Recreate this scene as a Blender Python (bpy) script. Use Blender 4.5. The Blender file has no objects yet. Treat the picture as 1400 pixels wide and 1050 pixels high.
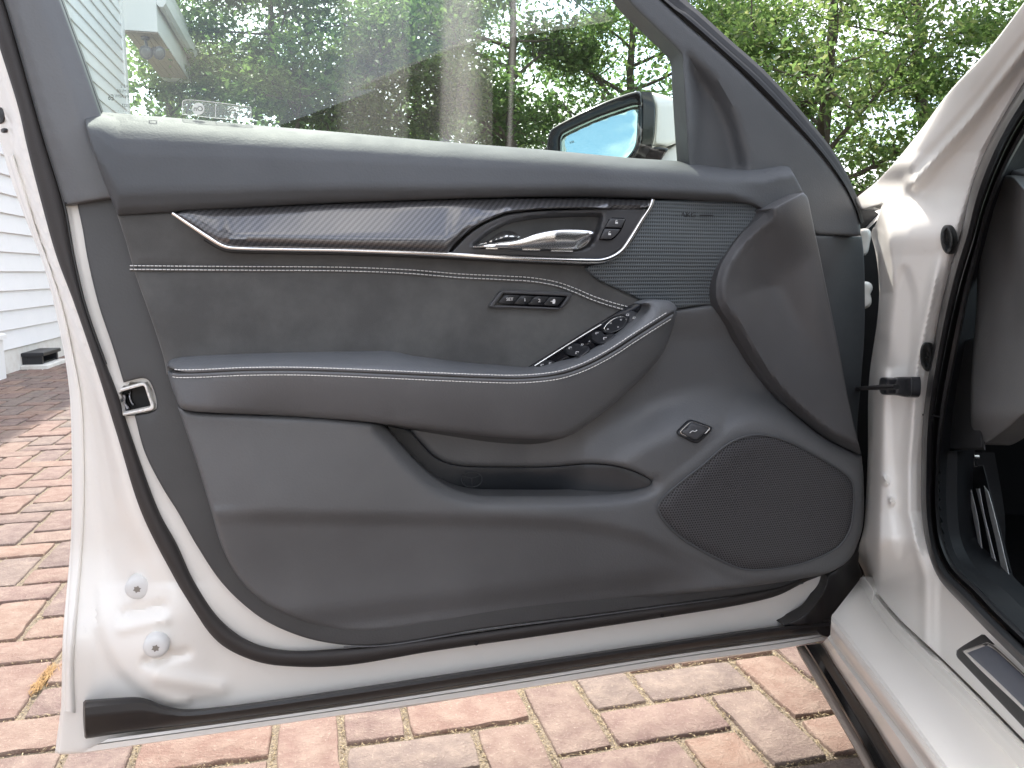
import bpy, math, random
import numpy as np
from mathutils import Vector, geometry

R = math.radians
rng = np.random.default_rng(7)
random.seed(7)
scene = bpy.context.scene

# ------------------------------------------------------------------ camera, sky, sun, exposure
F, DH, CAMH = 1060.0, 152.0, 0.80            # focal length and horizon offset in photo pixels, eye height in metres
PITCH = math.atan(DH / F)
cam = bpy.data.objects.new('camera', bpy.data.cameras.new('camera'))
scene.collection.objects.link(cam)
cam.location = (0, 0, CAMH)
cam.rotation_euler = (R(90) - PITCH, 0, 0)
cam.data.sensor_width = 36.0
cam.data.lens = F / 1400.0 * 36.0
cam.data.clip_start = 0.02
cam.data.clip_end = 2000
scene.camera = cam

SUN_AZ, SUN_EL = -20.5, 54.0                 # azimuth from +Y towards +X, elevation
world = bpy.data.worlds.new("World")
scene.world = world
world.use_nodes = True
wn = world.node_tree
wn.nodes.clear()
wo = wn.nodes.new('ShaderNodeOutputWorld')
bg = wn.nodes.new('ShaderNodeBackground')
sky = wn.nodes.new('ShaderNodeTexSky')
sky.sky_type = 'NISHITA'
sky.sun_disc = False
sky.sun_elevation = R(SUN_EL)
sky.sun_rotation = R(SUN_AZ)
sky.air_density = 1.0
sky.dust_density = 2.5
sky.ozone_density = 1.0
# scattered fair weather clouds
tcn = wn.nodes.new('ShaderNodeTexCoord')
mpn = wn.nodes.new('ShaderNodeMapping')
mpn.inputs['Scale'].default_value = (1.0, 1.0, 2.6)
nzn = wn.nodes.new('ShaderNodeTexNoise')
nzn.inputs['Scale'].default_value = 3.1
nzn.inputs['Detail'].default_value = 7
nzn.inputs['Roughness'].default_value = 0.55
rpn = wn.nodes.new('ShaderNodeValToRGB')
rpn.color_ramp.elements[0].position = 0.40
rpn.color_ramp.elements[1].position = 0.64
mxn = wn.nodes.new('ShaderNodeMix')
mxn.data_type = 'RGBA'
mxn.inputs['B'].default_value = (6.6, 6.4, 6.2, 1)
wn.links.new(tcn.outputs['Generated'], mpn.inputs['Vector'])
wn.links.new(mpn.outputs['Vector'], nzn.inputs['Vector'])
wn.links.new(nzn.outputs['Fac'], rpn.inputs['Fac'])
wn.links.new(rpn.outputs['Color'], mxn.inputs['Factor'])
wn.links.new(sky.outputs['Color'], mxn.inputs['A'])
wn.links.new(mxn.outputs['Result'], bg.inputs['Color'])
bg.inputs['Strength'].default_value = 0.15
wn.links.new(bg.outputs[0], wo.inputs['Surface'])

sun_dir = Vector((math.sin(R(SUN_AZ)) * math.cos(R(SUN_EL)), math.cos(R(SUN_AZ)) * math.cos(R(SUN_EL)), math.sin(R(SUN_EL))))
sl = bpy.data.lights.new('sun', 'SUN')
sl.energy = 2.1
sl.angle = R(0.6)
sl.color = (1.0, 0.95, 0.87)
sun = bpy.data.objects.new('sun', sl)
scene.collection.objects.link(sun)
sun.rotation_euler = sun_dir.to_track_quat('Z', 'Y').to_euler()
sun.location = (0, 0, 30)

vs = scene.view_settings
vs.view_transform = 'Standard'
vs.look = 'None'
vs.gamma = 1
vs.use_curve_mapping = False
vs.exposure = 1.98
scene.cycles.max_bounces = 10
scene.cycles.transparent_max_bounces = 16

# ------------------------------------------------------------------ placing things from the survey of the photograph
def ray(x, y):
    a = (np.asarray(x, float) - 700.0) / F
    b = -(np.asarray(y, float) - 525.0) / F
    return np.stack([a, math.cos(PITCH) + b * math.sin(PITCH), -math.sin(PITCH) + b * math.cos(PITCH)], -1)

CAMP = np.array([0, 0, CAMH])

def plane_proj(p0, n):
    """points of the plane through p0 (offset o along n) seen at the given photo position"""
    p0 = np.asarray(p0, float); n = np.asarray(n, float); n = n / np.linalg.norm(n)
    k = (p0 - CAMP) @ n
    def f(x, y, o=0.0):
        r = ray(x, y)
        t = (k + np.asarray(o, float)) / (r @ n)
        return r * t[..., None] + CAMP
    f.n = n
    return f

def az_of(x):
    return math.atan2(x - 700, F * math.cos(PITCH) + DH * math.sin(PITCH))

# the opened door is one vertical plane, the side of the car another
AZD = az_of(4250.0)
UD = np.array([math.sin(AZD), math.cos(AZD), 0.0])
ND = np.array([math.cos(AZD), -math.sin(AZD), 0.0])
r0 = ray(80, 1030)
P0 = CAMP + r0 * ((0.25 - CAMH) / r0[2])
P = plane_proj(P0, ND)
AZC = az_of(850.0)
UC = np.array([math.sin(AZC), math.cos(AZC), 0.0])
NC = np.array([-math.cos(AZC), math.sin(AZC), 0.0])
PC = P(1187, 600, 0.0)
C = plane_proj(PC, NC)
# bricks and house share one direction
AZB = R(-14.0)
EB = np.array([math.sin(AZB), math.cos(AZB)])
EA = np.array([math.cos(AZB), -math.sin(AZB)])
BW = 0.1137

def AB(a, b, z=0.0):
    return np.array([EA[0] * a + EB[0] * b, EA[1] * a + EB[1] * b, z])

# ------------------------------------------------------------------ materials
def newmat(name):
    m = bpy.data.materials.new(name)
    m.use_nodes = True
    nt = m.node_tree
    b = nt.nodes['Principled BSDF']
    return m, nt, b

def nd(nt, typ, **kw):
    n = nt.nodes.new(typ)
    for k, v in kw.items():
        if k in n.inputs: n.inputs[k].default_value = v
        else: setattr(n, k, v)
    return n

def mth(nt, op, a, b=None, c=None):
    n = nt.nodes.new('ShaderNodeMath'); n.operation = op
    for i, v in enumerate((a, b, c)):
        if v is None: continue
        if isinstance(v, (int, float)): n.inputs[i].default_value = v
        else: nt.links.new(v, n.inputs[i])
    return n.outputs[0]

def ramp(nt, fac, stops):
    n = nt.nodes.new('ShaderNodeValToRGB')
    cr = n.color_ramp
    while len(cr.elements) < len(stops): cr.elements.new(0.5)
    for e, (p, c) in zip(cr.elements, stops):
        e.position = p
        e.color = (c, c, c, 1) if isinstance(c, (int, float)) else (*c, 1)
    nt.links.new(fac, n.inputs['Fac'])
    return n.outputs['Color']

def objco(nt):
    return nt.nodes.new('ShaderNodeTexCoord').outputs['Object']

def noise(nt, scale, detail=3, rough=0.5, vec=None):
    n = nd(nt, 'ShaderNodeTexNoise', Scale=scale, Detail=detail, Roughness=rough)
    nt.links.new(vec if vec is not None else objco(nt), n.inputs['Vector'])
    return n.outputs['Fac']

def bump(nt, b, h, strength, dist):
    n = nd(nt, 'ShaderNodeBump', Strength=strength, Distance=dist)
    nt.links.new(h, n.inputs['Height'])
    nt.links.new(n.outputs['Normal'], b.inputs['Normal'])

def mixc(nt, fac, a, bcol):
    n = nt.nodes.new('ShaderNodeMix'); n.data_type = 'RGBA'
    for s, v in (('Factor', fac), ('A', a), ('B', bcol)):
        if isinstance(v, (int, float)): n.inputs[s].default_value = v
        elif isinstance(v, tuple): n.inputs[s].default_value = (*v, 1)
        else: nt.links.new(v, n.inputs[s])
    return n.outputs['Result']

def simple(name, col, rough=0.5, metal=0.0, coat=0.0, spec=0.5):
    m, nt, b = newmat(name)
    b.inputs['Base Color'].default_value = (*col, 1)
    b.inputs['Roughness'].default_value = rough
    b.inputs['Metallic'].default_value = metal
    b.inputs['Coat Weight'].default_value = coat
    b.inputs['Specular IOR Level'].default_value = spec
    return m

def grained(name, col, rough=0.5, scale=420, strength=0.25, dist=0.0006, mott=0.12, spec=0.5):
    """moulded plastic or leather: pebble grain, faint mottling and uneven sheen"""
    m, nt, b = newmat(name)
    co = objco(nt)
    v = nd(nt, 'ShaderNodeTexVoronoi', Scale=scale)
    v.feature = 'SMOOTH_F1'
    nt.links.new(co, v.inputs['Vector'])
    n1 = noise(nt, scale * 2.3, 2, vec=co)
    h = mth(nt, 'ADD', v.outputs['Distance'], mth(nt, 'MULTIPLY', n1, 0.5))
    bump(nt, b, h, strength, dist)
    n2 = noise(nt, 7, 4, vec=co)
    f = ramp(nt, n2, [(0.3, 0.0), (0.7, 1.0)])
    c = mixc(nt, f, tuple(x * (1 - mott) for x in col), tuple(x * (1 + mott) for x in col))
    nt.links.new(c, b.inputs['Base Color'])
    n3 = noise(nt, 30, 5, 0.6, vec=co)
    rr = mth(nt, 'MULTIPLY_ADD', n3, 0.16, rough - 0.08)
    nt.links.new(rr, b.inputs['Roughness'])
    b.inputs['Specular IOR Level'].default_value = spec
    return m

def door_uv(nt):
    n = nt.nodes.new('ShaderNodeUVMap'); n.uv_map = 'door'
    s = nt.nodes.new('ShaderNodeSeparateXYZ')
    nt.links.new(n.outputs['UV'], s.inputs[0])
    return s.outputs['X'], s.outputs['Y']

M = {}
M['plastic'] = grained('soft_grey_plastic', (0.118, 0.121, 0.126), 0.46, 420, 0.32)
M['plastic_dark'] = grained('dark_grey_plastic', (0.078, 0.081, 0.086), 0.52, 700, 0.25)
M['trim'] = grained('side_trim_grey', (0.066, 0.067, 0.069), 0.55, 420, 0.3)
M['endtrim'] = grained('dark_end_trim', (0.050, 0.053, 0.058), 0.6, 700, 0.2)
M['seal_matte'] = grained('matt_black_seal', (0.016, 0.016, 0.017), 0.75, 500, 0.1, spec=0.15)
M['alu'] = simple('brushed_aluminium', (0.78, 0.78, 0.77), 0.42, 0.25)
M['leather'] = grained('grey_stitched_leather', (0.122, 0.127, 0.135), 0.44, 520, 0.30, 0.0007)
M['belt'] = grained('belt_line_vinyl', (0.092, 0.096, 0.102), 0.66, 430, 0.25, 0.0008, spec=0.22)
M['wing'] = grained('matt_wing_plastic', (0.080, 0.080, 0.084), 0.50, 900, 0.25)
M['liner'] = grained('pocket_liner', (0.028, 0.031, 0.036), 0.36, 900, 0.25)
M['rubber'] = grained('black_rubber', (0.018, 0.017, 0.018), 0.42, 500, 0.1)
M['weather'] = grained('brown_black_weatherstrip', (0.036, 0.032, 0.031), 0.62, 900, 0.3)
M['black'] = simple('black_void', (0.006, 0.006, 0.007), 0.6)
M['pocket_black'] = simple('piano_black', (0.006, 0.006, 0.008), 0.10, spec=0.28)
M['button'] = simple('button_black', (0.018, 0.019, 0.022), 0.38)
M['print'] = simple('white_print', (0.75, 0.75, 0.75), 0.6)
M['chrome'] = simple('satin_chrome', (0.80, 0.78, 0.76), 0.16, 1.0)
M['satin'] = simple('brushed_metal', (0.90, 0.89, 0.87), 0.27, 1.0)
M['thread'] = simple('pale_thread', (0.78, 0.77, 0.75), 0.8)
M['bezel'] = grained('bezel_grey', (0.066, 0.067, 0.072), 0.36, 900, 0.12)
M['mirror'] = simple('mirror_glass', (0.58, 0.68, 0.64), 0.015, 1.0)
M['interior'] = grained('interior_black', (0.014, 0.015, 0.018), 0.6, 300, 0.2)
M['dash'] = grained('dash_end_grey', (0.20, 0.20, 0.20), 0.45, 500, 0.25)
M['trunkbark'] = None

def paint():
    m, nt, b = newmat('white_paint')
    co = objco(nt)
    n1 = noise(nt, 5, 4, vec=co)
    c = mixc(nt, ramp(nt, n1, [(0.3, 0.0), (0.75, 1.0)]), (0.84, 0.815, 0.77), (0.87, 0.845, 0.80))
    n2 = noise(nt, 90, 5, 0.7, vec=co)
    c2 = mixc(nt, ramp(nt, n2, [(0.62, 0.0), (0.80, 0.16)]), c, (0.45, 0.41, 0.36))
    nt.links.new(c2, b.inputs['Base Color'])
    b.inputs['Roughness'].default_value = 0.42
    b.inputs['Coat Weight'].default_value = 0.45
    b.inputs['Coat Roughness'].default_value = 0.05
    return m
M['paint'] = paint()

def suede():
    m, nt, b = newmat('grey_suede')
    co = objco(nt)
    a = noise(nt, 14, 5, 0.62, vec=co)
    f = ramp(nt, a, [(0.36, 0.0), (0.64, 1.0)])
    c = mixc(nt, f, (0.074, 0.073, 0.072), (0.112, 0.111, 0.108))
    fine = noise(nt, 900, 3, 0.7, vec=co)
    c = mixc(nt, mth(nt, 'MULTIPLY', fine, 0.35), c, (0.12, 0.12, 0.119))
    nt.links.new(c, b.inputs['Base Color'])
    b.inputs['Roughness'].default_value = 0.95
    b.inputs['Specular IOR Level'].default_value = 0.15
    b.inputs['Sheen Weight'].default_value = 0.25
    b.inputs['Sheen Roughness'].default_value = 0.5
    bump(nt, b, fine, 0.5, 0.0006)
    return m
M['suede'] = suede()

def carbon():
    m, nt, b = newmat('carbon_weave')
    u, v = door_uv(nt)
    s = 1 / 0.0017
    x = mth(nt, 'MULTIPLY', u, s); y = mth(nt, 'MULTIPLY', v, s)
    # 2x2 twill: the tow on top depends on (i - j) mod 4
    i = mth(nt, 'FLOOR', x); j = mth(nt, 'FLOOR', y)
    k = mth(nt, 'FLOORED_MODULO', mth(nt, 'SUBTRACT', i, j), 4.0)
    warp = mth(nt, 'LESS_THAN', k, 1.5)
    fx = mth(nt, 'PINGPONG', x, 0.5); fy = mth(nt, 'PINGPONG', y, 0.5)
    hgt = mth(nt, 'ADD', mth(nt, 'MULTIPLY', warp, fx), mth(nt, 'MULTIPLY', mth(nt, 'SUBTRACT', 1.0, warp), fy))
    c = mixc(nt, warp, (0.062, 0.061, 0.063), (0.122, 0.119, 0.123))
    nt.links.new(c, b.inputs['Base Color'])
    b.inputs['Roughness'].default_value = 0.34
    b.inputs['Metallic'].default_value = 0.5
    b.inputs['Coat Weight'].default_value = 1.0
    b.inputs['Coat Roughness'].default_value = 0.03
    bump(nt, b, hgt, 0.12, 0.0008)
    return m
M['carbon'] = carbon()

def holes(name, col, pitch, rad, rowscale=1.7320508, dark=0.006, rough=0.5, fade=None):
    """perforated sheet: staggered round holes"""
    m, nt, b = newmat(name)
    u, v = door_uv(nt)
    x = mth(nt, 'DIVIDE', u, pitch); y = mth(nt, 'DIVIDE', v, pitch * rowscale)
    def lat(ox, oy):
        fx = mth(nt, 'SUBTRACT', mth(nt, 'FRACT', mth(nt, 'ADD', x, ox)), 0.5)
        fy = mth(nt, 'MULTIPLY', mth(nt, 'SUBTRACT', mth(nt, 'FRACT', mth(nt, 'ADD', y, oy)), 0.5), rowscale)
        return mth(nt, 'SQRT', mth(nt, 'ADD', mth(nt, 'MULTIPLY', fx, fx), mth(nt, 'MULTIPLY', fy, fy)))
    d = mth(nt, 'MINIMUM', lat(0.0, 0.0), lat(0.5, 0.5))
    h = ramp(nt, d, [(rad - 0.07, 0.0), (rad + 0.05, 1.0)])
    c = mixc(nt, h, (dark, dark, dark), col)
    nt.links.new(c, b.inputs['Base Color'])
    b.inputs['Roughness'].default_value = rough
    bump(nt, b, h, 0.6, 0.0012)
    return m
M['grille'] = holes('perforated_grille', (0.080, 0.078, 0.084), 0.0038, 0.31)

def tweeter():
    m, nt, b = newmat('tweeter_grille')
    u, v = door_uv(nt)
    y = mth(nt, 'DIVIDE', v, 0.0046)
    x = mth(nt, 'DIVIDE', u, 0.0030)
    fy = mth(nt, 'ABSOLUTE', mth(nt, 'SUBTRACT', mth(nt, 'FRACT', y), 0.5))
    fx = mth(nt, 'ABSOLUTE', mth(nt, 'SUBTRACT', mth(nt, 'FRACT', x), 0.5))
    line = ramp(nt, fy, [(0.20, 0.0), (0.30, 1.0)])
    dot = ramp(nt, fx, [(0.10, 1.0), (0.30, 0.0)])
    hole = mth(nt, 'MULTIPLY', mth(nt, 'SUBTRACT', 1.0, line), dot)
    c = mixc(nt, hole, (0.125, 0.142, 0.152), (0.018, 0.021, 0.024))
    nt.links.new(c, b.inputs['Base Color'])
    b.inputs['Roughness'].default_value = 0.36
    bump(nt, b, mth(nt, 'SUBTRACT', line, hole), 0.7, 0.0010)
    return m
M['tweeter'] = tweeter()

def glass():
    m = bpy.data.materials.new('tinted_glass'); m.use_nodes = True
    nt = m.node_tree; nt.nodes.clear()
    out = nt.nodes.new('ShaderNodeOutputMaterial')
    tr = nd(nt, 'ShaderNodeBsdfTransparent'); tr.inputs['Color'].default_value = (0.80, 0.90, 0.84, 1)
    gl = nd(nt, 'ShaderNodeBsdfGlossy'); gl.inputs['Roughness'].default_value = 0.01
    gl.inputs['Color'].default_value = (1, 1, 1, 1)
    fr = nd(nt, 'ShaderNodeFresnel'); fr.inputs['IOR'].default_value = 1.5
    mx = nd(nt, 'ShaderNodeMixShader')
    nt.links.new(fr.outputs[0], mx.inputs[0]); nt.links.new(tr.outputs[0], mx.inputs[1]); nt.links.new(gl.outputs[0], mx.inputs[2])
    # thin dust film, with window reflections painted into it as pale vertical bands
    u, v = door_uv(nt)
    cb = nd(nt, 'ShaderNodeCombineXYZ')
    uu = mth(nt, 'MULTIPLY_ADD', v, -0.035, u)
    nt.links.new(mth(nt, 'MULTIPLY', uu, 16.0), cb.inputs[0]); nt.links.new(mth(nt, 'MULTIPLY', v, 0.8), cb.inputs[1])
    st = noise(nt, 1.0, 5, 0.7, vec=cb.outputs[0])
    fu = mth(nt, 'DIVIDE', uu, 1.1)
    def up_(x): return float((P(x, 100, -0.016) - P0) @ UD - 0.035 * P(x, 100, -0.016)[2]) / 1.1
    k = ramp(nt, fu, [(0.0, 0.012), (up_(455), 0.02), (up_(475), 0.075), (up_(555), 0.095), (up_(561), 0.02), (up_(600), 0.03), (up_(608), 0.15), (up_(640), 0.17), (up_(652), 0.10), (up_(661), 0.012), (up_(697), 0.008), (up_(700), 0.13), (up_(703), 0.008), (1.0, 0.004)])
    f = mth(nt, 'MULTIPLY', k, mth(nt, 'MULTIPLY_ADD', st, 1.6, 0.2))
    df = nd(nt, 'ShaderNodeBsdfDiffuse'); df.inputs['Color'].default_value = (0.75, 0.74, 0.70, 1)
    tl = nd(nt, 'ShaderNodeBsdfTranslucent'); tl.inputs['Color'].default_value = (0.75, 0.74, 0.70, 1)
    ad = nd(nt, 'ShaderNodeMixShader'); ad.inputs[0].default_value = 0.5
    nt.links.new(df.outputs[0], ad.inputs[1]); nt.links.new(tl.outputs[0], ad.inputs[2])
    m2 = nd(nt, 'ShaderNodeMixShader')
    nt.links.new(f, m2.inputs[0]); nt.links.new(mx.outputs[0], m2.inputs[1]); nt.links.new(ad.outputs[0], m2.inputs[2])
    nt.links.new(m2.outputs[0], out.inputs['Surface'])
    return m
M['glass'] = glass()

def film(name, col, alpha):
    m, nt, b = newmat(name)
    b.inputs['Base Color'].default_value = (*col, 1)
    b.inputs['Alpha'].default_value = alpha
    b.inputs['Roughness'].default_value = 0.6
    return m
M['sticker'] = film('pale_sticker_film', (0.62, 0.66, 0.62), 0.28)
M['sticker_ink'] = film('sticker_ink', (0.80, 0.80, 0.76), 0.75)
M['etch'] = film('etched_marking', (0.10, 0.12, 0.10), 0.55)

# ------------------------------------------------------------------ building meshes
def link(o):
    scene.collection.objects.link(o)
    return o

def make(name, verts, faces, mat, parent=None, kind=None, smooth=True, angle=40, origin=None):
    verts = np.asarray(verts, float)
    me = bpy.data.meshes.new(name)
    base = np.zeros(3)
    q = parent
    while q is not None:
        base = base + np.array(q.location); q = q.parent
    org = np.asarray(origin, float) if origin is not None else base
    me.from_pydata((verts - org).tolist(), [], faces if isinstance(faces, list) else faces.tolist())
    uv = me.uv_layers.new(name='door')
    vi = np.empty(len(me.loops), np.int32); me.loops.foreach_get('vertex_index', vi)
    uvs = np.stack([(verts - P0) @ UD, verts[:, 2]], 1)[vi]
    uv.data.foreach_set('uv', uvs.astype(np.float32).ravel())
    me.polygons.foreach_set('use_smooth', [smooth] * len(me.polygons))
    if smooth: me.set_sharp_from_angle(angle=R(angle))
    if mat is not None: me.materials.append(mat)
    me.update()
    o = link(bpy.data.objects.new(name, me))
    o.location = org - base
    if parent is not None: o.parent = parent
    if kind: o['kind'] = kind
    return o

def tag(o, label, cat, group=None):
    o['label'] = label; o['category'] = cat
    if group: o['group'] = group
    return o

def empty(name, loc):
    o = link(bpy.data.objects.new(name, None))
    o.location = loc
    o.empty_display_size = 0.1
    return o

class Buf:
    def __init__(s): s.v = []; s.f = []; s.n = 0
    def add(s, v, f):
        v = np.asarray(v, float)
        s.v.append(v); s.f += [tuple(int(i) + s.n for i in q) for q in f]; s.n += len(v)
    def make(s, name, mat, parent=None, **k):
        return make(name, np.concatenate(s.v), s.f, mat, parent, **k)

def cr(pts, step):
    """Catmull-Rom through open list of points"""
    p = np.asarray(pts, float)
    if len(p) == 2:
        n = max(2, int(np.linalg.norm(p[1] - p[0]) / step) + 1)
        t = np.linspace(0, 1, n)[:, None]
        return p[0] * (1 - t) + p[1] * t
    q = np.vstack([2 * p[0] - p[1], p, 2 * p[-1] - p[-2]])
    out = []
    for i in range(1, len(q) - 2):
        a, b, c, d = q[i - 1], q[i], q[i + 1], q[i + 2]
        t0 = 0; t1 = t0 + np.linalg.norm(b - a) ** .5; t2 = t1 + np.linalg.norm(c - b) ** .5; t3 = t2 + np.linalg.norm(d - c) ** .5
        n = max(2, int(np.linalg.norm(c - b) / step) + 1)
        t = np.linspace(t1, t2, n, endpoint=False)[:, None]
        A1 = (t1 - t) / (t1 - t0) * a + (t - t0) / (t1 - t0) * b
        A2 = (t2 - t) / (t2 - t1) * b + (t - t1) / (t2 - t1) * c
        A3 = (t3 - t) / (t3 - t2) * c + (t - t2) / (t3 - t2) * d
        B1 = (t2 - t) / (t2 - t0) * A1 + (t - t0) / (t2 - t0) * A2
        B2 = (t3 - t) / (t3 - t1) * A2 + (t - t1) / (t3 - t1) * A3
        out.append((t2 - t) / (t2 - t1) * B1 + (t - t1) / (t2 - t1) * B2)
    out.append(p[-1:])
    return np.vstack(out)

def curve(pts, step=4):
    """open curve; a third item marks a corner"""
    seg = [[pts[0][:2]]]
    for q in pts[1:]:
        seg[-1].append(q[:2])
        if len(q) > 2: seg.append([q[:2]])
    if len(seg[-1]) < 2: seg.pop()
    out = [cr(s, step) for s in seg]
    return np.vstack([out[0]] + [o[1:] for o in out[1:]])

def closed(pts, step=4):
    ci = [i for i, q in enumerate(pts) if len(q) > 2]
    if ci:
        pts = pts[ci[0]:] + pts[:ci[0] + 1]
        return curve(pts, step)[:-1]
    p = [q[:2] for q in pts]
    n = len(p)
    ext = p[-2:] + p + p[:3]
    full = cr(ext, step)
    # keep the part between p[0] and p[0] again
    d0 = np.linalg.norm(full - np.array(p[0]), axis=1)
    idx = np.where(d0 < 1e-6)[0]
    return full[idx[0]:idx[-1]]

def rp(pts, r, step=1.5):
    """polygon with rounded corners as a dense outline"""
    p = np.asarray(pts, float); n = len(p); out = []
    rr = np.broadcast_to(np.asarray(r, float), (n,))
    for i in range(n):
        a, b, c = p[i - 1], p[i], p[(i + 1) % n]
        da = a - b; dc = c - b
        la, lc = np.linalg.norm(da), np.linalg.norm(dc)
        k = min(rr[i], la * 0.48, lc * 0.48)
        q0 = b + da / la * k; q1 = b + dc / lc * k
        t = np.linspace(0, 1, max(3, int(k / step) + 3))[:, None]
        out.append((1 - t) ** 2 * q0 + 2 * t * (1 - t) * b + t ** 2 * q1)
    o = np.vstack(out)
    d = np.linalg.norm(np.roll(o, -1, 0) - o, axis=1)
    res = []
    for i in range(len(o)):
        m = max(1, int(d[i] / 6)); q = o[(i + 1) % len(o)]
        for j in range(m): res.append(o[i] + (q - o[i]) * j / m)
    return np.array(res)

def samp(c, n):
    c = np.asarray(c, float)
    d = np.r_[0, np.cumsum(np.linalg.norm(np.diff(c, axis=0), axis=1))]
    t = np.linspace(0, d[-1], n)
    return np.stack([np.interp(t, d, c[:, k]) for k in range(c.shape[1])], 1)

def inside(poly, X, Y):
    r = np.zeros(X.shape, bool)
    n = len(poly)
    for i in range(n):
        x1, y1 = poly[i]; x2, y2 = poly[(i + 1) % n]
        if y1 == y2: continue
        c = (y1 > Y) != (y2 > Y)
        r ^= c & (X < (x2 - x1) * (Y - y1) / (y2 - y1) + x1)
    return r

def pdist(X, Y, poly, close=False):
    X = np.asarray(X, float); Y = np.asarray(Y, float)
    sh = X.shape; X = X.ravel(); Y = Y.ravel()
    a = np.asarray(poly, float); b = np.roll(a, -1, 0)
    if not close: a, b = a[:-1], b[:-1]
    d = b - a; L = (d ** 2).sum(1) + 1e-12
    out = np.empty(len(X))
    for s in range(0, len(X), 4000):
        px = X[s:s + 4000, None] - a[:, 0]; py = Y[s:s + 4000, None] - a[:, 1]
        t = np.clip((px * d[:, 0] + py * d[:, 1]) / L, 0, 1)
        out[s:s + 4000] = np.sqrt(((px - t * d[:, 0]) ** 2 + (py - t * d[:, 1]) ** 2).min(1))
    return out.reshape(sh)

def sst(a, b, x):
    t = np.clip((x - a) / (b - a), 0, 1)
    return t * t * (3 - 2 * t)

def relief_geo(outline, wf, step=4, spacing=8, er=6, ed=0.006, skirt=0.02, proj=None, holes=()):
    proj = proj or P
    O = closed(outline, step) if isinstance(outline, list) else np.asarray(outline)
    H = [closed(h, step) if isinstance(h, list) else np.asarray(h) for h in holes]
    loops = [O] + H
    if not callable(wf):
        w0 = wf; wf = lambda X, Y: np.full(X.shape, w0)
    pts = [O] + H
    edges = []; n = 0
    for L in loops:
        edges += [(n + i, n + (i + 1) % len(L)) for i in range(len(L))]; n += len(L)
    nb = n
    def dist(X, Y):
        d = pdist(X, Y, O, True)
        for h in H: d = np.minimum(d, pdist(X, Y, h, True))
        return d
    def ins(X, Y):
        r = inside(O, X, Y)
        for h in H: r &= ~inside(h, X, Y)
        return r
    extra = []
    if er > 0:
        for L in loops:
            T = np.roll(L, -1, 0) - np.roll(L, 1, 0)
            T /= np.linalg.norm(T, axis=1)[:, None] + 1e-9
            N = np.stack([-T[:, 1], T[:, 0]], 1)
            for k in (0.08, 0.28, 0.6, 1.0):
                for sgn in (1, -1):
                    q = L + sgn * N * er * k
                    ok = ins(q[:, 0], q[:, 1]) & (dist(q[:, 0], q[:, 1]) > er * k * 0.93)
                    extra.append(q[ok])
    lo = O.min(0); hi = O.max(0)
    gx, gy = np.meshgrid(np.arange(lo[0], hi[0], spacing), np.arange(lo[1], hi[1], spacing * 0.866))
    gx = gx + (np.arange(gx.shape[0]) % 2)[:, None] * spacing * 0.5
    g = np.stack([gx.ravel(), gy.ravel()], 1)
    g = g[ins(g[:, 0], g[:, 1])]
    if len(g):
        g = g[dist(g[:, 0], g[:, 1]) > er + spacing * 0.4]
    allp = np.vstack(pts + extra + [g])
    rv, re, rf, *_ = geometry.delaunay_2d_cdt([Vector(q) for q in allp], edges, [], 0, 1e-5)
    V = np.array([(q.x, q.y) for q in rv]); Fc = np.array([tuple(f) for f in rf if len(f) == 3])
    cen = V[Fc].mean(1)
    Fc = Fc[ins(cen[:, 0], cen[:, 1])]
    D = dist(V[:, 0], V[:, 1])
    w = wf(V[:, 0], V[:, 1])
    if er > 0:
        dd = np.clip(D / er, 0, 1)
        w = w - ed * (1 - np.sqrt(np.clip(1 - (1 - dd) ** 2, 0, 1)))
    X3 = proj(V[:, 0], V[:, 1], w)
    a = X3[Fc[:, 1]] - X3[Fc[:, 0]]; b = X3[Fc[:, 2]] - X3[Fc[:, 0]]
    nn = np.cross(a, b); cc = X3[Fc].mean(1) - CAMP
    flip = (nn * cc).sum(1) > 0
    Fc[flip] = Fc[flip][:, ::-1]
    faces = [tuple(int(i) for i in f) for f in Fc]
    if skirt > 0:
        cnt = {}
        for f in faces:
            for i in range(3):
                e = (f[i], f[(i + 1) % 3]); cnt[e] = cnt.get(e, 0) + 1
        bd = [e for e in cnt if (e[1], e[0]) not in cnt]
        vs_ = sorted({i for e in bd for i in e}); mp = {v: len(X3) + k for k, v in enumerate(vs_)}
        X3 = np.vstack([X3, X3[vs_] - proj.n * skirt])
        faces += [(e[1], e[0], mp[e[0]], mp[e[1]]) for e in bd]
    return X3, faces

def relief(name, outline, wf, mat, parent, **k):
    kind = k.pop('kind', None); angle = k.pop('angle', 50)
    v, f = relief_geo(outline, wf, **k)
    return make(name, v, f, mat, parent, kind=kind, angle=angle)

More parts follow.
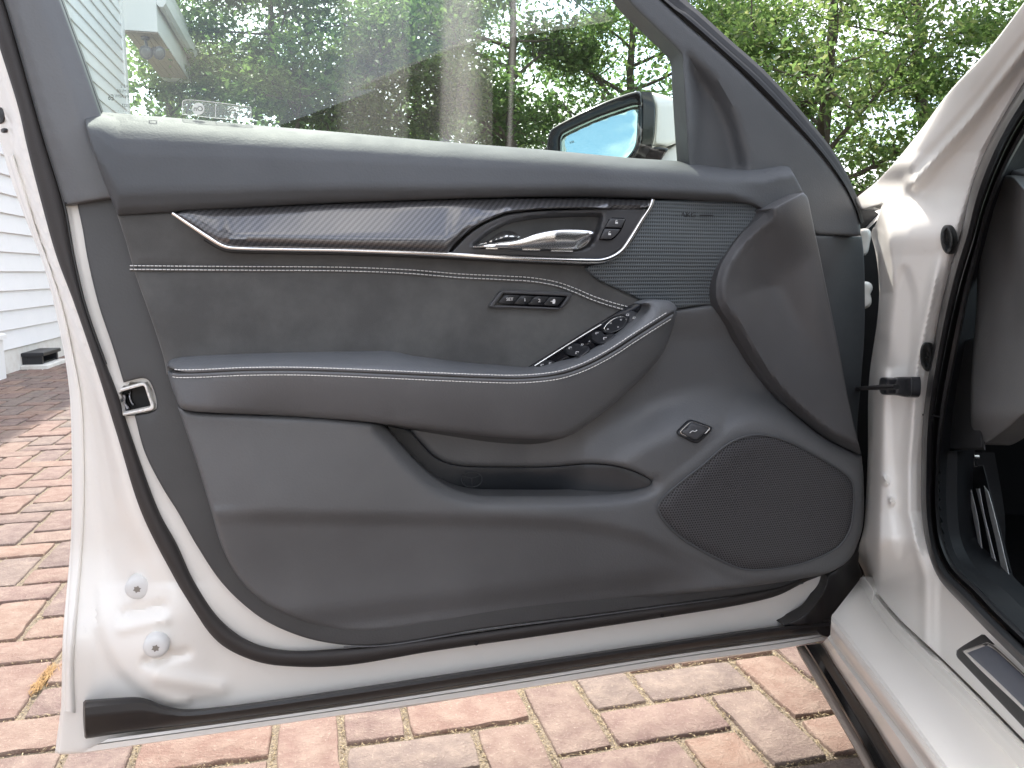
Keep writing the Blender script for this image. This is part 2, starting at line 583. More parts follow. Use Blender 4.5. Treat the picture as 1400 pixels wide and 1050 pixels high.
def band_geo(A, B, prof, proj=None, n=None, nt_=None):
    """surface lofted between two traced edges; prof is (t, w) stops or w(t, s)"""
    proj = proj or P
    A = curve(A) if isinstance(A, list) else A
    B = curve(B) if isinstance(B, list) else B
    if n is None: n = int(max(np.linalg.norm(np.diff(A, axis=0), axis=1).sum(), np.linalg.norm(np.diff(B, axis=0), axis=1).sum()) / 7) + 2
    A = samp(A, n); B = samp(B, n)
    if callable(prof):
        ts = np.linspace(0, 1, nt_ or 13); fw = prof
    else:
        pt = np.array([q[0] for q in prof]); pw = np.array([q[1] for q in prof])
        ts = np.unique(np.r_[pt, np.linspace(0, 1, nt_ or 9)]) if nt_ != 0 else pt
        fw = lambda t, s: np.interp(t, pt, pw) + 0 * s
    s = np.linspace(0, 1, n)
    S, T = np.meshgrid(s, ts, indexing='ij')
    X = A[:, None, 0] * (1 - T) + B[:, None, 0] * T
    Y = A[:, None, 1] * (1 - T) + B[:, None, 1] * T
    V = proj(X, Y, fw(T, S))
    m = len(ts)
    idx = np.arange(n * m).reshape(n, m)
    f = np.stack([idx[:-1, :-1], idx[:-1, 1:], idx[1:, 1:], idx[1:, :-1]], -1).reshape(-1, 4)
    V = V.reshape(-1, 3)
    a = V[f[:, 1]] - V[f[:, 0]]; b = V[f[:, 2]] - V[f[:, 0]]
    if ((np.cross(a, b) * (V[f[:, 0]] - CAMP)).sum(1) > 0).mean() > 0.5: f = f[:, ::-1]
    return V, [tuple(q) for q in f.tolist()]

def round_prof(w0, h, n=11, deep=None):
    ts = np.linspace(0, 1, n)
    p = [(t, w0 + h * math.sqrt(max(0, 1 - (2 * t - 1) ** 2))) for t in ts]
    return p

def band(name, A, B, prof, mat, parent, **k):
    kind = k.pop('kind', None); angle = k.pop('angle', 50)
    v, f = band_geo(A, B, prof, **k)
    return make(name, v, f, mat, parent, kind=kind, angle=angle)

def tube_geo(path, rad, k=8, flat=1.0, nrm=None, cap=True):
    p = np.asarray(path, float); n = len(p)
    rad = np.broadcast_to(np.asarray(rad, float), (n,))
    T = np.gradient(p, axis=0); T /= np.linalg.norm(T, axis=1)[:, None] + 1e-12
    up = np.array(nrm if nrm is not None else (0.13, 0.27, 0.95), float)
    S = np.cross(T, up); S /= np.linalg.norm(S, axis=1)[:, None] + 1e-12
    U = np.cross(S, T)
    a = np.linspace(0, 2 * np.pi, k, endpoint=False)
    V = p[:, None] + rad[:, None, None] * (np.cos(a)[None, :, None] * S[:, None] + flat * np.sin(a)[None, :, None] * U[:, None])
    V = V.reshape(-1, 3)
    f = []
    for i in range(n - 1):
        for j in range(k):
            f.append((i * k + j, i * k + (j + 1) % k, (i + 1) * k + (j + 1) % k, (i + 1) * k + j))
    if cap:
        f.append(tuple(range(k))[::-1]); f.append(tuple(range((n - 1) * k, n * k)))
    return V, f

def bead(name, pts, w, rad, mat, parent, proj=None, flat=1.0, step=4, kind=None, k=8):
    proj = proj or P
    c = curve(pts, step) if isinstance(pts, list) else pts
    w = np.interp(np.linspace(0, 1, len(c)), np.linspace(0, 1, len(np.atleast_1d(w))), np.atleast_1d(w))
    v, f = tube_geo(proj(c[:, 0], c[:, 1], w), rad, k=k, flat=flat, nrm=proj.n)
    return make(name, v, f, mat, parent, kind=kind)

def box_geo(c, ax, ay, az, bev=0.0):
    """box from centre and three half-axis vectors, top/side edges chamfered"""
    c = np.asarray(c, float); ax = np.asarray(ax, float); ay = np.asarray(ay, float); az = np.asarray(az, float)
    if bev <= 0:
        s = np.array([(i, j, k) for k in (-1, 1) for j in (-1, 1) for i in (-1, 1)], float)
        v = c + s[:, :1] * ax + s[:, 1:2] * ay + s[:, 2:] * az
        return v, [(0, 2, 3, 1), (4, 5, 7, 6), (0, 1, 5, 4), (2, 6, 7, 3), (0, 4, 6, 2), (1, 3, 7, 5)]
    lx, ly, lz = (np.linalg.norm(a) for a in (ax, ay, az))
    def ringv(kx, ky, kz):
        return [c + sx * ax * kx + sy * ay * ky + az * kz for sx, sy in ((-1, -1), (1, -1), (1, 1), (-1, 1))]
    bx, by, bz = 1 - bev / lx, 1 - bev / ly, 1 - bev / lz
    v = ringv(1, 1, -1) + ringv(1, 1, bz) + ringv(bx, by, 1)
    f = [(3, 2, 1, 0), (8, 9, 10, 11)]
    for q in (0, 4):
        for i in range(4):
            j = (i + 1) % 4
            f.append((q + i, q + j, q + 4 + j, q + 4 + i))
    return np.array(v), f

def text_obj(s, px, py, h_px, mat, parent, w, name='lettering', mirror=False, proj=None, squash=1.0, depth=0.0003):
    """lettering laid on the door plane, cap height given in photo pixels"""
    proj = proj or P
    cu = bpy.data.curves.new('lettering', 'FONT'); cu.body = s; cu.align_x = 'CENTER'; cu.align_y = 'CENTER'
    cu.extrude = 0.1; cu.size = 1.0; cu.resolution_u = 2
    o = bpy.data.objects.new('tmp', cu)
    link(o)
    dg = bpy.context.evaluated_depsgraph_get()
    me = bpy.data.meshes.new_from_object(o.evaluated_get(dg))
    v = np.empty(len(me.vertices) * 3); me.vertices.foreach_get('co', v); v = v.reshape(-1, 3)
    f = [tuple(p.vertices) for p in me.polygons]
    bpy.data.objects.remove(o); bpy.data.curves.remove(cu); bpy.data.meshes.remove(me)
    c0 = proj(px, py, w); c1 = proj(px, py - h_px, w)
    hm = np.linalg.norm(c1 - c0) / 0.70
    ux = UD if not mirror else -UD
    vv = c0 + v[:, :1] * hm * squash * ux + v[:, 1:2] * hm * np.array([0, 0, 1.0]) + (v[:, 2:] * 10) * depth * ND
    if mirror: f = [q[::-1] for q in f]
    return make(name, vv, f, mat, parent, smooth=False)

def dashes(name, path, w, pitch, length, rad, mat, parent, kind=None):
    """a row of thread stitches along a traced line"""
    c = path
    d = np.r_[0, np.cumsum(np.linalg.norm(np.diff(c, axis=0), axis=1))]
    wv = np.interp(np.linspace(0, 1, len(c)), np.linspace(0, 1, len(np.atleast_1d(w))), np.atleast_1d(w))
    b = Buf(); s = 0.0
    while s + length < d[-1]:
        t = np.linspace(s, s + length * random.uniform(0.9, 1.05), 4)
        q = np.stack([np.interp(t, d, c[:, k]) for k in range(2)], 1)
        ww = np.interp(t, d, wv) + np.array([-.4, 1, 1, -.4]) * rad
        v, f = tube_geo(P(q[:, 0], q[:, 1], ww), rad, k=5, nrm=ND)
        b.add(v, f); s += pitch
    return b.make(name, mat, parent, kind=kind)

def offset(c, d):
    T = np.gradient(c, axis=0); T /= np.linalg.norm(T, axis=1)[:, None] + 1e-9
    return c + np.stack([-T[:, 1], T[:, 0]], 1) * d


# ================================================================== SETTING: ground, brick driveway
ground_mat, nt, b = newmat('lawn_soil')
c = mixc(nt, noise(nt, 1.3, 6, 0.7), (0.030, 0.045, 0.016), (0.085, 0.075, 0.040))
nt.links.new(c, b.inputs['Base Color']); b.inputs['Roughness'].default_value = 0.95
gz = -0.06
g = make('ground', [(-400, -400, gz), (400, -400, gz), (400, 400, gz), (-400, 400, gz)], [(0, 1, 2, 3)], ground_mat, kind='structure', smooth=False)

def joint_mat():
    m, nt, b = newmat('joint_sand')
    co = objco(nt)
    n1 = noise(nt, 260, 4, 0.75, vec=co)
    c = mixc(nt, ramp(nt, n1, [(0.35, 0.0), (0.62, 1.0)]), (0.10, 0.08, 0.06), (0.32, 0.265, 0.195))
    nt.links.new(c, b.inputs['Base Color']); b.inputs['Roughness'].default_value = 0.95
    bump(nt, b, n1, 1.0, 0.004)
    return m

def brick_mat():
    m, nt, b = newmat('weathered_pink_brick')
    co = nt.nodes.new('ShaderNodeNewGeometry').outputs['Position']
    oi = nt.nodes.new('ShaderNodeObjectInfo').outputs['Random']
    isl = nt.nodes.new('ShaderNodeNewGeometry').outputs['Random Per Island']
    r = mth(nt, 'FRACT', mth(nt, 'ADD', mth(nt, 'MULTIPLY', oi, 7.31), isl))
    base = nt.nodes.new('ShaderNodeValToRGB'); cr_ = base.color_ramp
    for _ in range(4): cr_.elements.new(0.5)
    for e, (p, c) in zip(cr_.elements, [(0.0, (0.212, 0.138, 0.113)), (0.2, (0.190, 0.131, 0.117)), (0.4, (0.148, 0.112, 0.106)), (0.6, (0.238, 0.158, 0.124)), (0.8, (0.170, 0.134, 0.122)), (1.0, (0.168, 0.140, 0.125))]):
        e.position = p; e.color = (*c, 1)
    nt.links.new(r, base.inputs['Fac'])
    n1 = noise(nt, 22, 6, 0.65, vec=co)
    c = mixc(nt, ramp(nt, n1, [(0.40, 0.0), (0.74, 0.55)]), base.outputs['Color'], (0.35, 0.285, 0.235))
    n2 = noise(nt, 170, 4, 0.7, vec=co)
    c = mixc(nt, ramp(nt, n2, [(0.58, 0.0), (0.72, 0.60)]), c, (0.42, 0.36, 0.30))
    n3 = noise(nt, 330, 3, 0.7, vec=co)
    c = mixc(nt, ramp(nt, n3, [(0.62, 0.0), (0.74, 0.7)]), c, (0.12, 0.08, 0.065))
    nt.links.new(c, b.inputs['Base Color']); b.inputs['Roughness'].default_value = 0.88
    b.inputs['Specular IOR Level'].default_value = 0.25
    h = mth(nt, 'ADD', n2, mth(nt, 'MULTIPLY', n1, 2.0))
    bump(nt, b, h, 0.8, 0.005)
    return m

M['joint'] = joint_mat(); M['brick'] = brick_mat()
A0, A1, B0, B1 = -3.4, 6.5, -9.5, 13.5
v = [AB(A0, B0, -0.0075), AB(A1, B0, -0.0075), AB(A1, B1, -0.0075), AB(A0, B1, -0.0075)]
drive = make('driveway', v, [(0, 1, 2, 3)], M['joint'], kind='structure', smooth=False)

def to_px(p):
    q = np.asarray(p, float) - CAMP
    x = q[..., 0]; fwd = q[..., 1] * math.cos(PITCH) - q[..., 2] * math.sin(PITCH); up = q[..., 1] * math.sin(PITCH) + q[..., 2] * math.cos(PITCH)
    return 700 + F * x / fwd, 525 - F * up / fwd, fwd

def brick_geo(seed, L=2 * BW, Wd=BW):
    """one worn paver: irregular outline, rounded top edge, slightly dished top"""
    r = np.random.default_rng(seed)
    gap = 0.0066
    hx, hy = L / 2 - gap, Wd / 2 - gap
    pts = []
    for (x0, y0), (x1, y1), n in (((-1, -1), (1, -1), 6), ((1, -1), (1, 1), 3), ((1, 1), (-1, 1), 6), ((-1, 1), (-1, -1), 3)):
        for i in range(n):
            t = i / n
            pts.append((x0 + (x1 - x0) * t, y0 + (y1 - y0) * t))
    p = np.array(pts) * (hx, hy)
    cnr = (np.abs(np.abs(p[:, 0]) - hx) < 1e-6) & (np.abs(np.abs(p[:, 1]) - hy) < 1e-6)
    p = p + r.normal(0, 0.0011, p.shape)
    p[cnr] *= (1 - 0.0018 / hx, 1 - 0.0018 / hy)
    n = len(p)
    def sh(d):
        q = p.copy(); q[:, 0] -= np.sign(q[:, 0]) * np.minimum(d, abs(q[:, 0])); q[:, 1] -= np.sign(q[:, 1]) * np.minimum(d, abs(q[:, 1]))
        return q
    rings = [(p, -0.03), (p, -0.0045), (sh(0.0012), -0.0010), (sh(0.0032), 0.0)]
    V = np.vstack([np.c_[q, np.full(n, z) + (r.normal(0, 0.0004, n) if z > -0.02 else 0)] for q, z in rings])
    f = []
    for k in range(3):
        for i in range(n):
            j = (i + 1) % n
            f.append((k * n + i, k * n + j, (k + 1) * n + j, (k + 1) * n + i))
    f.append(tuple(range(3 * n, 4 * n)))
    return V, f

def brick_cells():
    """herringbone: (cell a, cell b, along A?)"""
    na0, na1 = int(A0 / BW), int(A1 / BW); nb0, nb1 = int(B0 / BW), int(B1 / BW)
    for bb in range(nb0, nb1):
        for a in range(na0, na1):
            k = (a - (bb - 10)) % 4
            if k == 0: yield a, bb, True
            elif k == 3: yield a, bb, False

protos = []
for s in range(6):
    V, f = brick_geo(s)
    me = bpy.data.meshes.new('brick')
    me.from_pydata(V.tolist(), [], f); me.polygons.foreach_set('use_smooth', [True] * len(me.polygons)); me.set_sharp_from_angle(angle=R(50))
    me.materials.append(M['brick'])
    protos.append(me)
VG = [brick_geo(s) for s in range(6)]
vis_poly1 = [(-40, 480), (110, 480), (110, 560), (112, 1080), (-40, 1080)]
vis_poly2 = [(60, 1060), (80, 1026), (540, 955), (1135, 865), (1250, 1080), (60, 1080)]
cells = []
for a, bb, alongA in brick_cells():
    ca, cb = ((a + 1) * BW, (bb + 0.5) * BW) if alongA else ((a + 0.5) * BW, (bb + 1) * BW)
    c0 = AB(ca + 0.015, cb + 0.005, 0)
    px, py, fw = to_px(c0)
    vis = False; size = 0
    if fw > 0.3:
        size = F / fw * BW * 2 * CAMH / fw
        for dx in (-0.1, 0, 0.1):
            for dy in (-0.1, 0, 0.1):
                X, Y, _ = to_px(c0 + np.array([dx, dy, 0]))
                if inside(vis_poly1, np.array([X]), np.array([Y]))[0] or inside(vis_poly2, np.array([X]), np.array([Y]))[0]: vis = True
    cells.append((size if vis else -1, c0, alongA))
cells.sort(key=lambda q: -q[0])
rest = Buf()
for i, (size, c0, alongA) in enumerate(cells):
    ang = -AZB if not alongA else -AZB + R(90)
    ang = (R(90) - 0) * 0 + (math.atan2(EA[1], EA[0]) if alongA else math.atan2(EB[1], EB[0]))
    ang += random.gauss(0, 0.008) + (math.pi if random.random() < 0.5 else 0)
    z = random.gauss(0, 0.0013); tx, ty = random.gauss(0, 0.006), random.gauss(0, 0.006)
    if i < 290 and size > 0:
        o = link(bpy.data.objects.new('brick', protos[i % 6]))
        o.parent = drive
        o.location = c0 + np.array([0, 0, z]); o.rotation_euler = (tx, ty, ang)
    else:
        V, f = VG[i % 6]
        if size <= 0:      # bricks the photograph does not show keep a plain chamfered shape
            V, f = box_geo((0, 0, -0.015), (BW - 0.0065, 0, 0), (0, BW / 2 - 0.0065, 0), (0, 0, 0.015), 0.004)
        ca_, sa_ = math.cos(ang), math.sin(ang)
        W_ = np.c_[V[:, 0] * ca_ - V[:, 1] * sa_, V[:, 0] * sa_ + V[:, 1] * ca_, V[:, 2] + z] + c0
        rest.add(W_, f)
rest.make('paving_bricks', M['brick'], drive, kind='stuff', smooth=False)

# grit, straw and pine needles lying in the joints
grit_mat, nt, b = newmat('straw_grit')
isl = nt.nodes.new('ShaderNodeNewGeometry').outputs['Random Per Island']
gr = nt.nodes.new('ShaderNodeValToRGB')
for _ in range(2): gr.color_ramp.elements.new(0.5)
for e, (p, c) in zip(gr.color_ramp.elements, [(0.0, (0.10, 0.07, 0.04)), (0.35, (0.33, 0.26, 0.15)), (0.7, (0.48, 0.40, 0.26)), (1.0, (0.16, 0.12, 0.07))]):
    e.position = p; e.color = (*c, 1)
nt.links.new(isl, gr.inputs['Fac']); nt.links.new(gr.outputs['Color'], b.inputs['Base Color']); b.inputs['Roughness'].default_value = 0.9
gb_v = []; gb_f = []
def chip(c, L, wd, ang, tilt):
    d = np.array([math.cos(ang), math.sin(ang), math.sin(tilt)]); s = np.array([-math.sin(ang), math.cos(ang), 0])
    k = len(gb_v)
    up = np.array([0, 0, wd * 0.6])
    gb_v.extend([c - d * L, c + s * wd + up, c + d * L, c - s * wd + up, c + up * 2])
    gb_f.extend([(k, k + 3, k + 4), (k + 3, k + 2, k + 4), (k + 2, k + 1, k + 4), (k + 1, k, k + 4)])
for size, c0, alongA in cells[:290]:
    if size < 14: continue
    e1, e2 = (EA, EB) if alongA else (EB, EA)
    dens = 150 if size > 60 else 36
    for _ in range(dens):
        t = random.uniform(-1, 1) * BW
        if random.random() < 0.72: q = e1 * t + e2 * (BW / 2 + random.gauss(0, 0.0028))
        else: q = e1 * (BW + random.gauss(0, 0.0028)) + e2 * t * 0.5
        chip(c0 + np.array([q[0], q[1], random.uniform(-0.007, 0.0005)]), random.uniform(0.001, 0.0055), random.uniform(0.0004, 0.0013), random.uniform(0, 6.28), random.gauss(0, 0.3))
make('joint_grit', gb_v, gb_f, grit_mat, drive, kind='stuff', smooth=False)
# an orange clump of pine straw in one joint
ps_mat = simple('dry_pine_straw', (0.36, 0.22, 0.09), 0.8)
gb_v = []; gb_f = []
c0 = CAMP + ray(48, 945) * (-CAMH / ray(48, 945)[2]); c1 = CAMP + ray(74, 912) * (-CAMH / ray(74, 912)[2])
dcl = (c1 - c0); base_a = math.atan2(dcl[1], dcl[0])
for _ in range(260):
    t = random.random(); q = c0 + dcl * t + np.array([random.gauss(0, 0.005), random.gauss(0, 0.007), random.uniform(-0.003, 0.006)])
    chip(q, random.uniform(0.006, 0.022), 0.0006, base_a + random.gauss(0, 0.35), random.gauss(0, 0.2))
o = make('pine_straw', gb_v, gb_f, ps_mat, kind='stuff', smooth=False)
o['label'] = 'small clump of orange pine straw caught in a brick joint beside the door corner'; o['category'] = 'pine straw'

# ================================================================== HOUSE
house = empty('house', AB(-2.42, 7.0, 0))
siding_m, nt, b = newmat('white_vinyl_siding')
co = objco(nt)
c = mixc(nt, noise(nt, 3, 5, 0.6, vec=co), (0.74, 0.75, 0.76), (0.82, 0.82, 0.82))
c = mixc(nt, ramp(nt, noise(nt, 11, 6, 0.7, vec=co), [(0.55, 0.0), (0.85, 0.25)]), c, (0.55, 0.54, 0.50))
nt.links.new(c, b.inputs['Base Color']); b.inputs['Roughness'].default_value = 0.5
mp = nd(nt, 'ShaderNodeMapping'); mp.inputs['Scale'].default_value = (2.0, 2.0, 60.0)
nt.links.new(co, mp.inputs['Vector'])
bump(nt, b, noise(nt, 4, 4, vec=mp.outputs['Vector']), 0.15, 0.002)
trim_m = simple('white_trim_paint', (0.78, 0.78, 0.77), 0.45)
found_m, nt, b = newmat('painted_foundation')
co = objco(nt)
c = mixc(nt, ramp(nt, noise(nt, 9, 6, 0.7, vec=co), [(0.4, 0.0), (0.8, 0.6)]), (0.70, 0.69, 0.65), (0.45, 0.40, 0.33))
nt.links.new(c, b.inputs['Base Color']); b.inputs['Roughness'].default_value = 0.8
bump(nt, b, noise(nt, 60, 4, vec=co), 0.3, 0.004)
roof_m = grained('dark_shingle', (0.06, 0.055, 0.05), 0.9, 40, 0.5, 0.01)

HA, HB0, HB1 = -2.42, -4.0, 11.95           # wall line, its near end and its far corner
EXPO = 0.155                                 # height of one siding course
HZ0, HZ1 = 0.19, 6.2
def ab3(a, b, z): return AB(a, b, z)
def hbox(name, a0, a1, b0, b1, z0, z1, mat, parent=house, bev=0.0, **k):
    c_ = (AB(a0, b0, z0) + AB(a1, b1, z1)) / 2
    v, f = box_geo(c_, np.r_[EA, 0] * (a1 - a0) / 2, np.r_[EB, 0] * (b1 - b0) / 2, np.array([0, 0, (z1 - z0) / 2]), bev)
    return make(name, v, f, mat, parent, smooth=False, **k)
wall_o = hbox('wall', HA - 5.0, HA - 0.03, HB0, HB1, -0.05, HZ1, trim_m)
n_c = int((HZ1 - HZ0) / EXPO)
for i in range(n_c):
    z = HZ0 + i * EXPO
    # one clapboard: the bottom edge stands proud of the board below and turns under
    prof = [(-0.030, z + EXPO + 0.012), (-0.010, z + EXPO + 0.0), (0.006, z + 0.012), (0.0075, z + 0.003), (0.004, z), (-0.024, z + 0.001)]
    v = [ab3(HA + a, bb, zz) for bb in (HB0, HB1 - 0.101) for a, zz in prof]
    m = len(prof)
    f = [(k, k + 1, m + k + 1, m + k) for k in range(m - 1)] + [tuple(range(m))[::-1], tuple(range(m, 2 * m))]
    make('siding_board', v, f, siding_m, house, smooth=False)
hbox('corner_board', HA - 0.03, HA + 0.022, HB1 - 0.10, HB1 + 0.02, 0.03, HZ1, trim_m)
hbox('foundation', HA - 0.028, HA - 0.008, HB0, HB1 - 0.002, -0.04, HZ0 - 0.004, found_m)
# roof over the wall, out of the picture above but casting the shade along the drive
v = [ab3(HA + 0.42, HB0 - .4, HZ1), ab3(HA + 0.42, HB1 + .4, HZ1), ab3(HA - 2.6, HB1 + .4, HZ1 + 1.7), ab3(HA - 2.6, HB0 - .4, HZ1 + 1.7), ab3(HA - 5.6, HB0 - .4, HZ1), ab3(HA - 5.6, HB1 + .4, HZ1)]
v = v + [q + np.array([0, 0, 0.14]) for q in v]
rf = make('roof', v, [(0, 1, 2, 3), (3, 2, 5, 4), (6, 9, 8, 7), (9, 10, 11, 8), (0, 6, 7, 1), (4, 5, 11, 10), (0, 3, 9, 6), (3, 4, 10, 9), (1, 7, 8, 2), (2, 8, 11, 5)], roof_m, house, smooth=False)
# eave box that sticks out past the far corner
ea1 = HA + 0.43
hbox('eave', HA + 0.0, ea1, HB1 + 0.03, HB1 + 3.0, 4.05, 5.0, trim_m)
soffit_m = simple('tan_soffit', (0.36, 0.31, 0.25), 0.7)
for k in range(5):
    hbox('soffit_board', HA + 0.004 + k * 0.084, HA + 0.004 + k * 0.084 + 0.078, HB1 + 0.05, HB1 + 2.6, 4.032, 4.047, soffit_m)
gt = []
for bb in (HB1 + 0.06, HB1 + 3.0):
    for a, z in ((0.0, 4.62), (0.0, 4.42), (0.03, 4.39), (0.08, 4.39), (0.115, 4.44), (0.12, 4.62)): gt.append(ab3(ea1 + 0.003 + a, bb, z))
make('gutter', gt, [(k, k + 1, 7 + k, 6 + k) for k in range(5)] + [tuple(range(6))[::-1], tuple(range(6, 12)), (0, 6, 11, 5)], trim_m, house, smooth=False)

# floodlight under the eave
gx, gy = 199, 71
fl_c = ab3(HA + 0.23, HB1 + 0.25, 4.03)
fl = empty('floodlight', fl_c)
tag(fl, 'small grey floodlight hanging under the white eave at the house corner', 'floodlight')
fm = simple('grey_lamp_metal', (0.10, 0.11, 0.12), 0.45)
lm = simple('lamp_lens', (0.16, 0.17, 0.17), 0.3)
v, f = tube_geo([fl_c + np.array([0, 0, 0.0]), fl_c + np.array([0, 0, -0.03])], 0.055, k=14)
make('mounting_plate', v, f, fm, fl)
v, f = tube_geo([fl_c + np.array([0, 0, -0.02]), fl_c + np.array([0.02, -0.02, -0.13])], 0.020, k=8)
make('bracket', v, f, fm, fl)
for dx in (0.02, 0.15):
    c_ = fl_c + np.array([dx, -0.02, -0.20])
    d_ = np.array([0.18, -0.90, -0.35]) if dx < 0.1 else np.array([0.8, -0.5, -0.35])
    d_ = d_ / np.linalg.norm(d_)
    v, f = tube_geo([c_ - d_ * 0.10, c_ - d_ * 0.05, c_ + d_ * 0.03, c_ + d_ * 0.07, c_ + d_ * 0.075], [0.03, 0.055, 0.075, 0.092, 0.080], k=16)
    h_ = make('lamp_head', v, f, fm, fl)
    v, f = tube_geo([c_ + d_ * 0.072, c_ + d_ * 0.084, c_ + d_ * 0.088], [0.068, 0.055, 0.02], k=16)
    make('lens', v, f, lm, h_)

# black drain box on its slab at the foot of the wall
def gpt(x, y, z=0.0):
    r = ray(x, y); return CAMP + r * ((z - CAMH) / r[2])
q = gpt(60, 500); qa = q[:2] @ EA; qb = q[:2] @ EB
a_w = HA - 0.005
db = empty('drain_box', AB(a_w + 0.10, qb, 0.035))
tag(db, 'black plastic drain box on a grey slab at the foot of the white siding', 'drain box')
blk = simple('black_plastic', (0.018, 0.019, 0.022), 0.45)
def dbox(name, a0, a1, b0, b1, z0, z1, mat, parent, bev=0.006):
    return hbox(name, a0, a1, b0, b1, z0, z1, mat, parent, bev)
bl = 0.46
dbox('box_lid', a_w + 0.0, a_w + 0.17, qb - bl / 2, qb + bl / 2, 0.105, 0.135, blk, db)
dbox('box_back', a_w + 0.0, a_w + 0.03, qb - bl / 2 + .02, qb + bl / 2 - .02, 0.036, 0.104, blk, db, 0)
for s in (-1, 1):
    dbox('box_side', a_w + 0.031, a_w + 0.15, qb + s * (bl / 2 - 0.04) - 0.018, qb + s * (bl / 2 - 0.04) + 0.018, 0.036, 0.104, blk, db, 0)
dbox('box_floor', a_w + 0.031, a_w + 0.14, qb - bl / 2 + .06, qb + bl / 2 - .06, 0.037, 0.048, M['black'], db, 0)
sl_ = hbox('concrete_slab', a_w + 0.0, a_w + 0.20, qb - 0.26, qb + 0.26, -0.02, 0.034, found_m, None, 0.008)
tag(sl_, 'low grey concrete slab under the black drain box', 'slab')
# white boxed post against the wall, cut by the left edge of the photograph
q = gpt(9, 517); qb2 = q[:2] @ EB
pz = AB(HA, qb2 - 0.12, 0)
post = empty('porch_post', pz)
tag(post, 'white boxed post base against the siding, cut by the left photo edge', 'post')
qa2 = q[:2] @ EA
hbox('post_shaft', HA + 0.02, qa2, qb2 - 0.25, qb2, 0.0, 0.30, trim_m, post, 0.006)
hbox('post_cap', HA + 0.015, qa2 + 0.02, qb2 - 0.27, qb2 + 0.02, 0.302, 0.345, trim_m, post, 0.012)
tag(house, 'white house with horizontal lap siding standing left of the brick driveway', 'house')

# ================================================================== CAR: door, mirror, glass, door opening
car = empty('car', (0.55, 1.2, 0.0))
tag(car, 'white sedan parked on the brick driveway with its front door wide open showing grey trim', 'car')

# ---- traced lines of the door (photo pixels)
WS_L = curve([(-40, -60), (0, 67), (25, 148), (37, 201), (57, 279), (77, 350), (101, 414), (134, 511), (161, 598), (193, 700), (235, 784), (268.5, 841), (302, 881), (352.5, 905), (403, 911.5), (470, 910), (594, 890), (728.5, 871), (796, 861), (930, 840.5), (1014, 826.5), (1064, 814), (1098, 797), (1133, 781)])
WS_R = curve([(-15, -60), (7, 0), (25, 60), (44, 128), (64, 198), (89, 282), (101, 349), (117, 417), (144, 494), (161, 538), (175, 582), (218, 700), (242, 744), (265, 794), (302, 848), (342, 877), (386, 888.5), (470, 886.5), (594, 872), (728.5, 853.5), (796, 844), (930, 825), (1014, 811), (1064, 801), (1098, 789), (1133, 774)])
OUT_L = curve([(-110, -60), (-60, 40), (-20, 140), (0, 194), (17, 251), (34, 297), (55, 350), (68, 392), (80.6, 447), (89, 491), (95, 538), (97.5, 590), (98, 699), (96, 750), (92, 797), (86, 868), (84, 952), (82.5, 1000), (79, 1031)])
OUT_B = curve([(79, 1031.5), (111, 1030), (238, 1011), (460, 979), (540, 969), (712, 941.7), (843, 921.5), (930, 906.5), (1051, 890), (1091, 883), (1136, 873)])

# ---- inner shell of the door with its turned shut face and pressed lower corner
shell_poly = [(-110, -60, 'c')] + [tuple(q) for q in OUT_L[1:-1:4]] + [(79, 1031, 'c')] + [tuple(q) for q in OUT_B[3:-1:5]] + [(1136, 873, 'c'), (1137, 848), (1152, 800), (1160, 700, 'c'), (1150, 300, 'c'), (900, 262), (500, 250), (160, 262, 'c'), (128, 240), (60, 60), (20, -60, 'c')]
ws_mid_L = samp(WS_L, 300)
ws_inner = np.vstack([WS_L, [(1300, 700), (1300, -300), (0, -300)]])
latch_line = closed([(166, 530, 'c'), (194, 522), (202, 526), (210, 552), (205, 561), (168, 568, 'c')])
core_line = closed([(170, 300, 'c'), (250, 560), (340, 790), (480, 835), (1100, 765, 'c'), (1140, 300, 'c')])
def shell_w(X, Y):
    d = pdist(X, Y, ws_mid_L)
    outd = pdist(X, Y, OUT_L)
    t = np.where(inside(ws_inner, X, Y), 0, d / (d + outd + 1e-6))
    base = -0.070 * sst(0.05, 0.62, t) - 0.018 * sst(0.62, 1.0, t)
    low = sst(740, 900, Y)
    base = base * (1 - low) + low * (-0.034) * sst(130, 40, outd)
    # the sheet tucks under towards the sill
    base = base - 0.011 * sst(190, 20, np.interp(X, OUT_B[:, 0], OUT_B[:, 1]) - Y)
    # bottom hem is set back from the inner sheet
    bd = pdist(X, Y, OUT_B)
    base = base - 0.030 * sst(30, 14, bd) * sst(150, 240, X)
    # pressings around the two screws
    def bar(x0, y0, x1, y1, r, h):
        return h * np.exp(-(pdist(X, Y, np.array([(x0, y0), (x1, y1)])) / r) ** 2)
    base += bar(168, 838, 222, 828, 6, -0.009) + bar(166, 860, 225, 848, 7, 0.006)
    base += bar(200, 905, 255, 893, 6, -0.008) + bar(214, 925, 300, 940, 12, 0.007)
    arc = curve([(135, 860), (148, 893), (168, 922), (196, 945), (230, 962)])
    base += 0.011 * sst(9, -9, pdist(X, Y, arc) * np.where(inside(np.vstack([arc, [(320, 950), (320, 800), (135, 800)]]), X, Y), -1, 1)) * sst(780, 850, Y) * sst(312, 225, X)
    base += bar(170, 735, 195, 760, 16, -0.004)
    # recessed behind the trim panel
    base -= 0.045 * sst(0, 30, np.where(inside(core_line, X, Y), pdist(X, Y, core_line, True), 0))
    base -= 0.035 * sst(0, 4, np.where(inside(latch_line, X, Y), pdist(X, Y, latch_line, True), 0))
    return base
shell = relief('door_shell', shell_poly, shell_w, M['paint'], car, spacing=6, er=5, ed=0.004, skirt=0.012)
